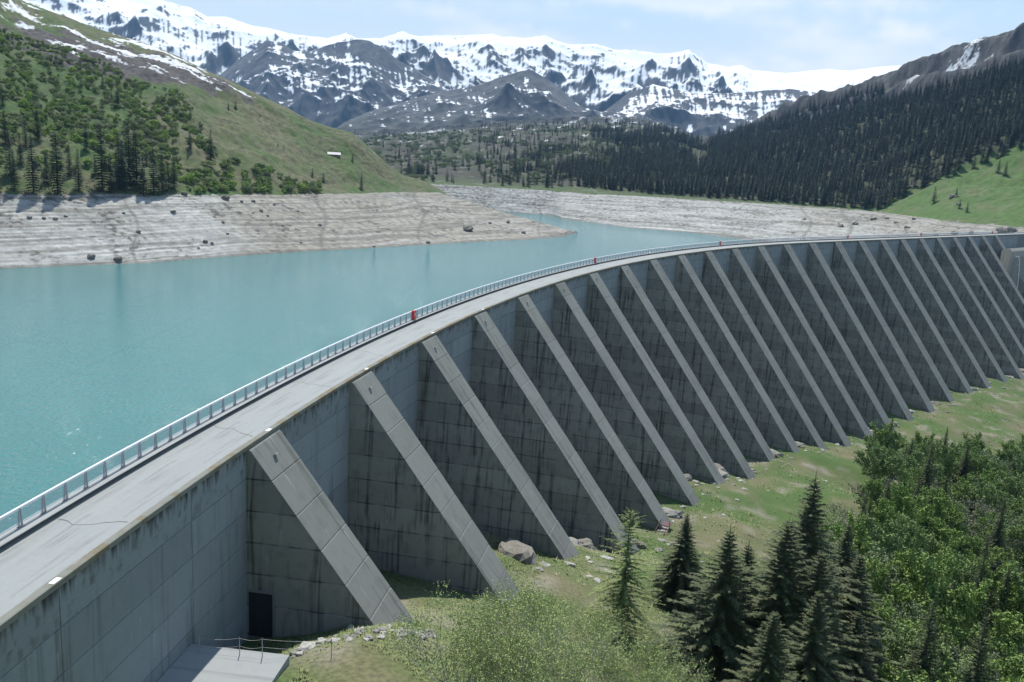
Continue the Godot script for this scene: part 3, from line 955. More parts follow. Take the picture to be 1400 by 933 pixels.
func make_dam() -> void:
	var dam := node("dam")
	tag(dam, "long curved concrete dam with sloping buttresses along its dry face", "dam")
	var white := func(_s: float, _q: int) -> Color: return Color(0.9, 0.9, 0.9)
	var road_tint := func(s: float, q: int) -> Color:
		var k := 0.92 + 0.06 * n_mid.get_noise_2d(s * 0.7, q * 9.0)
		return Color(k, k, k * 0.985)
	# body behind the panels: dry face, underside of nothing, lake face
	obj("wall_core", sweep([Vector2(0.07, -66.0), Vector2(0.07, -0.3)], -75.0, 556.0, 5.0, 0.04, func(_s: float, _q: int) -> Color: return Color(0.6, 0.6, 0.59)), M["wall concrete"], dam)
	obj("lake_face", sweep([Vector2(5.2, -0.01), Vector2(5.2, -45.0)], -75.0, 556.0, 5.0, 0.04, white), M["wall concrete"], dam)
	obj("road_deck", sweep([Vector2(0.32, 0.0), Vector2(1.3, 0.015), Vector2(2.4, 0.025), Vector2(3.4, 0.02), Vector2(4.4, 0.0), Vector2(4.96, -0.01)], -75.0, 556.0, 1.0, 1.0 / 9.0, road_tint), M["road"], dam)
	var lichen := func(s: float, _q: int) -> Color:
		var k := clampf(0.35 + n_fine.get_noise_2d(s * 2.0, 0.0) * 1.2 + n_mid.get_noise_2d(s * 0.5, 8.0) * 0.8, 0.0, 1.0)
		return Color(1.0, 0.98, 0.92).lerp(Color(0.85, 0.66, 0.42), k)
	obj("edge_coping", sweep([Vector2(0.0, -0.28), Vector2(-0.12, -0.26), Vector2(-0.13, 0.03), Vector2(-0.09, 0.06), Vector2(0.28, 0.06), Vector2(0.33, -0.005)], -75.0, 556.0, 0.6, 0.1, lichen), M["slope concrete"], dam)
	obj("kerb", sweep([Vector2(4.95, -0.02), Vector2(4.95, 0.29), Vector2(4.37, 0.29), Vector2(4.36, 0.33), Vector2(4.39, 0.35), Vector2(5.2, 0.35), Vector2(5.24, 0.31), Vector2(5.24, -0.1)], -75.0, 556.0, 1.5, 0.1, func(_s: float, _q: int) -> Color: return Color(1, 0.99, 0.97)), M["road"], dam)
	# buttresses
	for a in 25:
		var s := a * SPACING
		var o := crest(s, 0.0, 0.0)
		var dn := down_dir(s)
		var al := along_dir(s)
		var fin := node("buttress", dam)
		var bottom: float = -FEET[a] - 4.5
		var y := -0.29
		while y > bottom:
			var y0 := y - LIFT if y < -0.5 else -LIFT
			obj("concrete_block", block_mesh(o, dn, al, y, y0, a), null, fin)
			y = y0
		# dark filling seen in the open joints
		var core := Builder.new()
		var k := 0.07
		var q := [o - dn * 0.3 + al * k + Vector3.UP * -0.4, o - dn * 0.3 + al * (THICK - k) + Vector3.UP * -0.4]
		var f := [o + dn * 0.1 + al * k + Vector3.UP * -0.4, o + dn * 0.1 + al * (THICK - k) + Vector3.UP * -0.4]
		var fb := [o + dn * (SLOPE * -y - 0.1) + al * k + Vector3.UP * y, o + dn * (SLOPE * -y - 0.1) + al * (THICK - k) + Vector3.UP * y]
		var qb := [o - dn * 0.3 + al * k + Vector3.UP * y, o - dn * 0.3 + al * (THICK - k) + Vector3.UP * y]
		core.quad(q[0], f[0], fb[0], qb[0], -al, Color(0.22, 0.22, 0.21))
		core.quad(q[1], f[1], fb[1], qb[1], al, Color(0.22, 0.22, 0.21))
		core.quad(f[0], f[1], fb[1], fb[0], dn + Vector3.UP, Color(0.22, 0.22, 0.21))
		obj("joint_filling", core.mesh(), M["bark"], fin)
		# drain spout near the head of the slope: a small hood
		var sp := Builder.new()
		var c := o + al * (THICK * 0.45) + Vector3.UP * -1.3 + dn * (SLOPE * 1.3 + 0.06)
		var sl := (dn * SLOPE + Vector3.DOWN).normalized()
		var up := (dn + Vector3.UP * SLOPE).normalized()
		sp.box(c + up * 0.1, al * 0.22, sl * 0.05, up * 0.16, Color(0.3, 0.3, 0.29))
		obj("drain_spout", sp.mesh(), M["bark"], fin)
	# wall panels between the buttresses, two columns to a bay
	for a in range(-3, 26):
		var s := a * SPACING
		var bay := node("bay_wall", dam)
		var s0 := s + (THICK if a >= 0 and a < 25 else 0.0)
		var depth := 18.5 if a < 0 else minf(14.5 + a * 1.1, 30.0)
		if a > 21:
			depth = 14.0
		var cuts := [s0, s + 12.6, s + SPACING]
		for h in 2:
			var y := -0.29
			while y > -depth:
				var y0 := y - LIFT if y < -0.5 else -LIFT
				obj("wall_panel", panel_mesh(cuts[h], cuts[h + 1], y, y0, y > -0.5), M["rim concrete" if y > -0.5 else "wall concrete"], bay)
				y = y0
	# white paint on the coping beside the nearest buttresses
	for s in [-20.6, 3.4, 24.2, 44.6, 64.6]:
		obj("paint_mark", sweep([Vector2(-0.08, 0.064), Vector2(0.2, 0.064)], s, s + 0.6, 0.3, 0.1, func(_s: float, _q: int) -> Color: return Color(0.85, 0.86, 0.86)), M["paint"], dam)
	# sealed cracks across the road
	for s in [-26.0, -13.5, 2.0, 17.0, 31.0, 52.0, 75.0]:
		var ck := Builder.new()
		var up := 0.5
		var ss: float = s
		while up < 4.2:
			var u2 := minf(up + rng.randf_range(0.25, 0.7), 4.2)
			var s2 := ss + rng.randf_range(-0.35, 0.45)
			ck.quad(crest(ss - 0.02, up, 0.03), crest(ss + 0.02, up, 0.03), crest(s2 + 0.02, u2, 0.03), crest(s2 - 0.02, u2, 0.03), Vector3.UP, Color(0.1, 0.1, 0.1))
			up = u2
			ss = s2
		obj("road_crack", ck.mesh(), M["bark"], dam)
	# steel door at the root of the first buttress
	var o1 := crest(0.0, 0.0, 0.0)
	var d1 := down_dir(0.0)
	var a1 := along_dir(0.0)
	var door := Builder.new()
	door.box(o1 + d1 * 1.05 + Vector3.UP * -12.75 - a1 * 0.02, d1 * 0.92, Vector3.UP * 1.75, a1 * 0.03, Color(0.035, 0.037, 0.042))
	for k in 5:
		door.box(o1 + d1 * (0.35 + 0.35 * k) + Vector3.UP * -12.75 - a1 * 0.065, d1 * 0.03, Vector3.UP * 1.7, a1 * 0.015, Color(0.05, 0.052, 0.057))
	var dr := obj("gallery_door", door.mesh(), M["steel"], dam)
	dr.set_meta("label", "dark steel door in the first buttress")
	var jamb := Builder.new()
	jamb.box(o1 + d1 * 2.05 + Vector3.UP * -12.7 - a1 * 0.05, d1 * 0.08, Vector3.UP * 1.8, a1 * 0.07, Color(0.25, 0.25, 0.25))
	jamb.box(o1 + d1 * 1.05 + Vector3.UP * -10.92 - a1 * 0.05, d1 * 0.92, Vector3.UP * 0.08, a1 * 0.07, Color(0.25, 0.25, 0.25))
	obj("door_frame", jamb.mesh(), M["steel"], dam)

func make_railing() -> void:
	var rail := node("railing")
	tag(rail, "white topped steel railing with mesh panels along the lake side of the crest", "railing")
	var up := 4.95
	var s0 := -42.0
	var s1 := 505.0
	var y0 := 0.35
	for q in [["top_rail", 1.05, 0.065, Color(0.88, 0.89, 0.9)], ["upper_rail", 0.93, 0.022, Color(0.8, 0.81, 0.83)], ["lower_rail", 0.22, 0.02, Color(0.72, 0.74, 0.77)]]:
		var b := Builder.new()
		var pts := PackedVector3Array()
		var rad := PackedFloat32Array()
		var s := s0
		while s <= s1:
			pts.append(crest(s, up, y0 + q[1]))
			rad.append(q[2])
			s += 1.84
		b.tube(pts, rad, 8, q[3])
		obj(q[0], b.mesh(), M["paint"], rail)
	var post := Builder.new()
	# an A of two flat legs on a foot plate
	for sgn: float in [-1.0, 1.0]:
		var foot := Vector3(sgn * 0.13, 0, 0)
		var head := Vector3(sgn * 0.025, 1.0, 0)
		var w := Vector3(0.022, 0, 0)
		var z := Vector3(0, 0, 0.05)
		post.quad(foot - w + z, foot + w + z, head + w + z, head - w + z, z, Color(0.4, 0.4, 0.43))
		post.quad(foot - w - z, foot + w - z, head + w - z, head - w - z, -z, Color(0.4, 0.4, 0.43))
		post.quad(foot - w - z, foot - w + z, head - w + z, head - w - z, -w, Color(0.4, 0.4, 0.43))
		post.quad(foot + w - z, foot + w + z, head + w + z, head + w - z, w, Color(0.4, 0.4, 0.43))
	post.box(Vector3(0, 0.012, 0), Vector3(0.2, 0, 0), Vector3(0, 0.012, 0), Vector3(0, 0, 0.09), Color(0.25, 0.24, 0.24))
	var pm := post.mesh()
	var s := s0 + 0.3
	var count := 0
	var mesh_len := 1.72
	var pb := Builder.new()
	pb.quad(Vector3(-mesh_len / 2, 0.24, 0), Vector3(mesh_len / 2, 0.24, 0), Vector3(mesh_len / 2, 0.92, 0), Vector3(-mesh_len / 2, 0.92, 0), Vector3.BACK, Color.WHITE, PackedVector2Array([Vector2(0, 0), Vector2(17, 0), Vector2(17, 7), Vector2(0, 7)]))
	var panel := pb.mesh()
	while s < s1 and count < 296:
		var p := obj("post", pm, M["steel"], rail)
		p.position = crest(s, up, y0)
		p.rotation.y = PI / 2 - heading(s)
		var w := obj("mesh_panel", panel, M["wire mesh"], rail)
		w.position = crest(s + 0.92, up + 0.03, y0)
		w.rotation.y = PI / 2 - heading(s + 0.92)
		s += 1.84
		count += 1
	# red boxes hung on the railing
	var where := [50.5, 138.0, 224.5, 324.0, 398.0, 496.0]
	var said := ["largest red box on the dam railing, the one closest to the camera", "second red box along the dam railing from the camera end", "third red box along the dam railing from the camera end", "fourth red box along the dam railing from the camera end", "fifth red box along the dam railing, a small red dot", "farthest red box on the dam railing near its far end"]
	for q in where.size():
		var c := crest(where[q], up - 0.22, y0 + 0.02)
		var bx := node("safety_box", self, c, PI / 2 - heading(where[q]))
		tag(bx, said[q], "box", "red boxes along the dam railing")
		var b := Builder.new()
		b.box(Vector3(0, 0.56, 0), Vector3(0.34, 0, 0), Vector3(0, 0.54, 0), Vector3(0, 0, 0.16), Color(0.55, 0.03, 0.035))
		b.box(Vector3(0, 1.11, 0.0), Vector3(0.37, 0, 0), Vector3(0, 0.02, 0), Vector3(0, 0, 0.19), Color(0.5, 0.05, 0.05))
		obj("cabinet", b.mesh(), M["red paint"], bx)
		var e := Builder.new()
		var ring := PackedVector3Array()
		var rr := PackedFloat32Array()
		for a in 17:
			ring.append(Vector3(cos(TAU * a / 16) * 0.13, 0.68 + sin(TAU * a / 16) * 0.16, 0.165))
			rr.append(0.03)
		e.tube(ring, rr, 5, Color(0.85, 0.85, 0.85))
		obj("white_emblem", e.mesh(), M["paint"], bx)
		var ft := Builder.new()
		for sg: float in [-1.0, 1.0]:
			ft.box(Vector3(sg * 0.26, 0.0, 0), Vector3(0.04, 0, 0), Vector3(0, 0.02, 0), Vector3(0, 0, 0.14), Color(0.1, 0.1, 0.1))
		obj("feet", ft.mesh(), M["steel"], bx)

# ---------------------------------------------------------------- trees
# A spruce: whorls of drooping boughs, each a comb of narrow needle sprays.
func spruce_crown(seed_: int, h: float, rad: float, whorls: int, boughs: int, sprays: int, spray: float, tint_a: Color, tint_b: Color, taper := 0.95) -> ArrayMesh:
	var r := RandomNumberGenerator.new()
	r.seed = seed_
	var b := Builder.new()
	for w in whorls:
		var z := pow(float(w) / whorls, 0.92)
		var y := h * (0.07 + 0.92 * z)
		var reach := rad * (pow(1.0 - z, taper) * 0.97 + 0.02) * r.randf_range(0.8, 1.14)
		var nb := maxi(4, int(boughs * (1.0 - 0.5 * z)))
		var spin := r.randf() * TAU
		for a in nb:
			var az := spin + TAU * a / nb + r.randf_range(-0.25, 0.25)
			var len := reach * r.randf_range(0.6, 1.12)
			var d := Vector3(cos(az), 0, sin(az))
			var side := Vector3(-d.z, 0, d.x)
			var droop := r.randf_range(0.16, 0.4) * (1.0 - z * 0.75)
			var rise := lerpf(-0.02, 0.65, z * z) + r.randf_range(-0.06, 0.06)
			var shade := r.randf_range(0.65, 1.1)
			var ns := maxi(4, int(sprays * (0.35 + 0.65 * len / rad)))
			for q in ns:
				var u := (q + 0.4) / ns
				var p := d * (len * u) + Vector3.UP * (y + rise * len * u - droop * len * u * u)
				var l := spray * (1.15 - 0.55 * u) * r.randf_range(0.7, 1.3) * (0.3 + 0.7 * minf(1.0, reach / rad * 1.6))
				for sg: float in [-1.0, 1.0]:
					var tip := p + side * (sg * l * r.randf_range(0.6, 1.0)) + d * (l * 0.7) - Vector3.UP * (l * r.randf_range(0.05, 0.5))
					var wd := (d * 0.6 - side * (0.4 * sg) + Vector3(0, r.randf_range(-0.5, 0.5), 0)).normalized() * (l * 0.2)
					var nn := (tip - p).cross(wd).normalized()
					if nn.y < 0.0:
						nn = -nn
					var c := tint_a.lerp(tint_b, r.randf()) * shade
					c.a = 1.0
					b.tri(p - wd, tip, p + wd, nn, c)
	# leader
	b.tri(Vector3(-0.05, h * 0.95, 0), Vector3(0, h * 1.03, 0), Vector3(0.05, h * 0.95, 0), Vector3.BACK, tint_b)
	return b.mesh()

func trunk_mesh(h: float, r0: float, sides: int, col: Color) -> ArrayMesh:
	var b := Builder.new()
	var p := PackedVector3Array()
	var q := PackedFloat32Array()
	for a in 7:
		var u := a / 6.0
		p.append(Vector3(sin(u * 3.0) * 0.05 * r0, -0.6 + u * (h + 0.6), 0))
		q.append(r0 * (1.0 - 0.9 * u) + 0.01)
	b.tube(p, q, sides, col)
	return b.mesh()

# A broadleaf tree: limbs by repeated forking, leaves in loose sprays about the twigs.
func broadleaf(seed_: int, h: float, spread: float, forks: int, leaves: int, leaf: float, stems: int, bark: Color, tint_a: Color, tint_b: Color, root: Node3D, leaf_mat: String, loose := 0.42) -> void:
	var r := RandomNumberGenerator.new()
	r.seed = seed_
	var wood := Builder.new()
	var tips := []
	var todo := []
	for s in stems:
		var lean := Vector3(r.randf_range(-1, 1), 0, r.randf_range(-1, 1)) * (0.14 if stems == 1 else 0.5)
		todo.append([Vector3(lean.x * 0.3, -0.5, lean.z * 0.3), (Vector3.UP + lean).normalized(), h * r.randf_range(0.36, 0.46), h * 0.016 / sqrt(stems) + 0.012, 0])
	while todo.size() > 0:
		var j: Array = todo.pop_back()
		var p: Vector3 = j[0]
		var d: Vector3 = j[1]
		var len: float = j[2]
		var rad: float = j[3]
		var lv: int = j[4]
		var pts := PackedVector3Array([p])
		var rr := PackedFloat32Array([rad])
		for q in 3:
			d = (d + Vector3(r.randf_range(-1, 1), r.randf_range(-0.3, 0.7), r.randf_range(-1, 1)) * 0.13).normalized()
			p += d * (len / 3.0)
			pts.append(p)
			rr.append(rad * (1.0 - 0.16 * (q + 1)))
			if lv >= 1:
				tips.append([p, len * 0.45, lv])
		wood.tube(pts, rr, 6 if lv == 0 else (4 if lv < 3 else 3), bark)
		if lv < forks:
			var n := 3 if r.randf() < 0.65 else 2
			if lv == 0:
				n = 4
			for q in n:
				var az := TAU * q / n + r.randf_range(-0.6, 0.6)
				var x := d.cross(Vector3(0.4, 0.1, 0.9)).normalized()
				var o := x.rotated(d, az)
				var nd := (d + o * r.randf_range(0.45, 0.95) * spread + Vector3.UP * 0.12).normalized()
				if q == 0 and lv < 2:
					nd = (d + o * 0.15).normalized()
				var at := pts[r.randi_range(2, 3)] if q > 0 else p
				if lv == 0 and q > 0:
					at = pts[1].lerp(pts[3], r.randf())
				todo.append([at, nd, len * r.randf_range(0.62, 0.82), rad * 0.55, lv + 1])
	var crown := Builder.new()
	for q in leaves:
		var tp: Array = tips[r.randi_range(0, tips.size() - 1)]
		if tp[2] < 2 and r.randf() < 0.75:
			tp = tips[r.randi_range(0, tips.size() - 1)]
		var o := Vector3(r.randfn(), r.randfn() * 0.8, r.randfn()) * (float(tp[1]) * loose)
		var p: Vector3 = tp[0] + o
		if p.y < h * 0.06:
			continue
		var e := Vector3(r.randfn(), r.randfn() - 0.35, r.randfn()).normalized()
		var s := leaf * r.randf_range(0.6, 1.35)
		var w := e.cross(Vector3(r.randfn(), r.randfn(), r.randfn())).normalized() * (s * 0.38)
		var nn := e.cross(w).normalized()
		if nn.y < 0.0:
			nn = -nn
		var c := tint_a.lerp(tint_b, r.randf())
		crown.tri(p - w, p + e * s, p + w, nn, c)
		crown.tri(p - w, p - e * (s * 0.5), p + w, nn, c)
	obj("trunk", wood.mesh(), M["bark"], root)
	obj("crown", crown.mesh(), M[leaf_mat], root)

var near_spruce := []
var near_leafy := []
var far_spruce := []
var far_leafy := []
var bush := []

func make_templates() -> void:
	var da := Color(0.045, 0.065, 0.022)
	var db := Color(0.1, 0.12, 0.04)
	for a in 3:
		var t := Node3D.new()
		t.set_meta("category", "tree")
		obj("trunk", trunk_mesh(19.0, 0.26, 8, Color(0.09, 0.075, 0.06)), M["bark"], t)
		obj("crown", spruce_crown(100 + a, 20.0, 5.6 + 0.5 * a, 50, 11, 54, 0.46, da, db), M["needles"], t)
		near_spruce.append(t)
	# [height, spread, forks, leaves, leaf size, stems, bark, tints]
	var kinds := [
		[10.0, 0.8, 4, 12000, 0.2, 2, Color(0.2, 0.19, 0.17), Color(0.13, 0.205, 0.045), Color(0.21, 0.295, 0.075)],
		[11.0, 0.7, 4, 12000, 0.19, 1, Color(0.17, 0.16, 0.14), Color(0.14, 0.21, 0.06), Color(0.22, 0.3, 0.1)],
		[9.0, 0.9, 4, 8000, 0.19, 3, Color(0.24, 0.23, 0.21), Color(0.15, 0.2, 0.085), Color(0.23, 0.29, 0.14)],
		[12.0, 0.6, 4, 12000, 0.19, 1, Color(0.2, 0.19, 0.17), Color(0.155, 0.24, 0.045), Color(0.24, 0.33, 0.08)],
		[8.0, 1.0, 4, 3600, 0.16, 4, Color(0.27, 0.26, 0.24), Color(0.17, 0.18, 0.10), Color(0.25, 0.25, 0.16)]]
	for a in kinds.size():
		var q: Array = kinds[a]
		var t := Node3D.new()
		t.set_meta("category", "tree")
		broadleaf(200 + a, q[0], q[1], q[2], q[3], q[4], q[5], q[6], q[7], q[8], t, "leaves", 0.3)
		near_leafy.append(t)
	for a in 3:
		var t := Node3D.new()
		t.set_meta("category", "bush")
		broadleaf(300 + a, 4.9, 0.7, 5, 6500, 0.07, 5, Color(0.42, 0.4, 0.37), Color(0.23, 0.31, 0.085), Color(0.35, 0.42, 0.15), t, "leaves", 0.22)
		bush.append(t)
	for a in 4:
		var t := Node3D.new()
		t.set_meta("category", "tree")
		obj("trunk", trunk_mesh(19.0, 0.3, 4, Color(0.07, 0.06, 0.05)), M["bark"], t)
		obj("crown", spruce_crown(400 + a, 20.0, 4.3, 26, 7, 5, 1.4, Color(0.03, 0.05, 0.03), Color(0.06, 0.09, 0.05)), M["far needles"], t)
		far_spruce.append(t)
	for a in 4:
		var t := Node3D.new()
		t.set_meta("category", "tree")
		broadleaf(500 + a, 8.0, 1.1, 3, 2600, 0.5, 4, Color(0.17, 0.16, 0.14), [Color(0.2, 0.3, 0.065), Color(0.18, 0.24, 0.085), Color(0.25, 0.28, 0.13), Color(0.26, 0.38, 0.07)][a], [Color(0.33, 0.44, 0.11), Color(0.29, 0.35, 0.14), Color(0.34, 0.36, 0.2), Color(0.39, 0.5, 0.12)][a], t, "far leaves")
		far_leafy.append(t)

func on_valley(x: float, f: float) -> Vector3:
	return Vector3(x, valley_h(x, f), -f)

func plant_near() -> void:
	# the spruces that stand out, [x, fwd, height, variant, label]
	var big := [
		[25.5, 66.0, 22.6, 0, "tallest dark spruce in the foreground, its tip above the meadow"],
		[22.0, 61.0, 19.0, 1, "olive spruce just left of the tallest foreground spruce"],
		[17.3, 60.0, 16.6, 2, "slender spruce between the lone small spruce and the tallest one"],
		[20.1, 86.5, 11.3, 1, "small lone dark spruce standing below the buttresses beside the feathery tree"],
		[22.6, 55.0, 15.0, 0, "dark spruce in front of the tallest spruce, at the bottom edge"],
		[18.6, 52.0, 12.5, 1, "low spruce at the bottom edge left of the tallest spruces"],
		[27.6, 71.0, 19.5, 2, "dark spruce crowded against the right side of the tallest spruce"],
		[24.4, 60.0, 17.5, 1, "dark spruce tucked between the two tallest foreground spruces"],
		[30.6, 67.0, 17.0, 0, "dark spruce second to the right of the tallest foreground spruce"],
		[20.4, 65.0, 15.5, 2, "dark spruce behind the slender spruce, left of the tallest"],
		[28.8, 62.0, 13.0, 2, "short spruce at the bottom edge right of the tallest spruce"],
		[36.6, 84.0, 14.5, 0, "spruce half hidden behind the tallest foreground spruce on its right"]]
	for q in big:
		var s: float = q[2] / 20.0
		copy(near_spruce[q[3]], "spruce_tree", on_valley(q[0], q[1]), rng.randf() * TAU, Vector3(s * 1.45, s, s * 1.45), q[4], "foreground spruces below the dam")
	# feathery tree in front of the fourth buttress
	var bt := node("slender_tree", self, on_valley(12.0, 74.5))
	tag(bt, "slim feathery pale green tree standing alone in front of the buttresses", "tree")
	obj("trunk", trunk_mesh(13.0, 0.14, 7, Color(0.2, 0.19, 0.17)), M["bark"], bt)
	obj("crown", spruce_crown(901, 13.6, 5.2, 40, 7, 36, 0.32, Color(0.16, 0.22, 0.06), Color(0.26, 0.32, 0.1), 0.6), M["leaves"], bt)
	# willow scrub along the bottom of the picture
	var scrub := [[-2.0, 46.0, 1.15], [0.6, 48.5, 1.3], [3.0, 45.5, 1.25], [5.4, 48.0, 1.1], [2.0, 52.5, 1.15], [-0.6, 54.0, 0.85], [8.0, 50.0, 1.0], [10.5, 54.0, 1.2], [12.6, 50.5, 1.05], [6.2, 57.0, 0.9], [13.6, 62.0, 1.0], [9.0, 64.0, 0.9]]
	for q in scrub.size():
		var a: Array = scrub[q]
		copy(bush[q % 3], "willow_bush", on_valley(a[0], a[1]), rng.randf() * TAU, Vector3.ONE * float(a[2]), "yellow green willow bush, %s from the left in the bottom edge scrub" % ["first", "third", "fifth", "sixth", "fourth", "second", "eighth", "tenth", "eleventh", "seventh", "twelfth", "ninth"][q], "willow scrub in the foreground")
	# the wood on the right
	var placed := []
	var tries := 0
	var poly := PackedVector2Array([Vector2(24, 40), Vector2(30, 76), Vector2(46, 112), Vector2(66, 150), Vector2(83, 184), Vector2(94, 212), Vector2(122, 226), Vector2(150, 244), Vector2(190, 270), Vector2(215, 250), Vector2(180, 170), Vector2(130, 100), Vector2(80, 45)])
	while placed.size() < 430 and tries < 30000:
		tries += 1
		var x := rng.randf_range(22, 215)
		var f := rng.randf_range(40, 272)
		if not Geometry2D.is_point_in_polygon(Vector2(x, f), poly):
			continue
		var gap := 3.1 + 0.006 * f
		var ok := true
		for p in placed:
			if p.distance_to(Vector2(x, f)) < gap:
				ok = false
				break
		for q in big:
			if Vector2(q[0], q[1]).distance_to(Vector2(x, f)) < 3.8:
				ok = false
		if not ok:
			continue
		placed.append(Vector2(x, f))
		var part := "in the middle of the valley wood"
		if f < 95.0:
			part = "in the near lower part of the valley wood" if x < 52.0 else "in the bottom right corner of the valley wood"
		elif f > 190.0:
			part = "at the upper edge of the valley wood, by the meadow"
		elif x > f * 0.62:
			part = "on the far right side of the valley wood"
		if rng.randf() < 0.17:
			var s := rng.randf_range(0.5, 0.95)
			copy(near_spruce[rng.randi() % 3], "spruce_tree", on_valley(x, f), rng.randf() * TAU, Vector3(s * 0.78, s * rng.randf_range(0.9, 1.1), s * 0.78), "dark spruce among leafy trees %s" % part, "spruces in the valley wood")
		else:
			var s := rng.randf_range(0.8, 1.25)
			var kind: int = [0, 1, 2, 3, 4, 0, 3, 1][rng.randi() % 8]
			copy(near_leafy[kind], "leafy_tree", on_valley(x, f), rng.randf() * TAU, Vector3(s * 1.02, s * rng.randf_range(0.9, 1.2), s * 1.02), ["fresh green leafy tree", "mid green leafy tree", "grey green spreading tree", "bright green upright tree", "thinly leaved grey tree"][kind] + " " + part, "leafy trees of the valley wood")
	# turf
	var blade := Builder.new()
	for q in 7:
		var az := rng.randf() * TAU
		var d := Vector3(cos(az), 0, sin(az))
		var w := Vector3(-d.z, 0, d.x) * 0.022
		var p := d * rng.randf() * 0.14
		var hgt := rng.randf_range(0.06, 0.16)
		blade.tri(p - w, p + d * hgt * 0.5 + Vector3.UP * hgt, p + w, (Vector3.UP * 3.0 + d).normalized(), Color.WHITE)
	var mm := MultiMesh.new()
	mm.transform_format = MultiMesh.TRANSFORM_3D
	mm.use_colors = true
	mm.mesh = blade.mesh()
	var xf := []
	for q in 130000:
		var f := 38.0 + 110.0 * pow(rng.randf(), 1.7)
		var x := rng.randf_range(-17.0, 20.0 + f * 0.25)
		if below_crest(x, f) < 1.5 or n_mid.get_noise_2d(x, f) > 0.25 or (f < 50.0 and below_crest(x, f) < 7.2):
			continue
		xf.append([x, f])
	mm.instance_count = xf.size()
	for q in xf.size():
		var s := rng.randf_range(0.7, 1.5)
		mm.set_instance_transform(q, Transform3D(Basis(Vector3.UP, rng.randf() * TAU).scaled(Vector3(s, s, s)), on_valley(xf[q][0], xf[q][1]) - Vector3(0, 0.03, 0)))
		mm.set_instance_color(q, Color(0.11, 0.17, 0.045).lerp(Color(0.22, 0.22, 0.105), rng.randf()))
	# coarse tussocks over the rest of the meadow
	var tm := MultiMesh.new()
	tm.transform_format = MultiMesh.TRANSFORM_3D
	tm.use_colors = true
	tm.mesh = mm.mesh
	var tx := []
	for q in 26000:
		var f := rng.randf_range(75.0, 340.0)
		var x := rng.randf_range(-10.0, 250.0)
		if x > f * 0.8 or n_mid.get_noise_2d(x * 1.5, f * 1.5) < -0.05 or below_crest(x, f) < 2.0:
			continue
		tx.append([x, f])
	tm.instance_count = tx.size()
	for q in tx.size():
		var s := rng.randf_range(1.8, 4.5)
		tm.set_instance_transform(q, Transform3D(Basis(Vector3.UP, rng.randf() * TAU).scaled(Vector3(s, s * 0.8, s)), on_valley(tx[q][0], tx[q][1]) - Vector3(0, 0.05, 0)))
		tm.set_instance_color(q, Color(0.09, 0.15, 0.04).lerp(Color(0.24, 0.22, 0.12), rng.randf()))
	var tg := MultiMeshInstance3D.new()
	tg.multimesh = tm
	tg.material_override = M["grass blades"]
	tg.name = "tussocks"
	add_child(tg)
	tag(setting(tg, "", "stuff"), "coarse grass tussocks dotted over the meadow below the dam", "grass")
	var g := MultiMeshInstance3D.new()
	g.multimesh = mm
	g.material_override = M["grass blades"]
	g.name = "grass"
	add_child(g)
	tag(setting(g, "", "stuff"), "short spring grass growing on the slope below the dam", "grass")

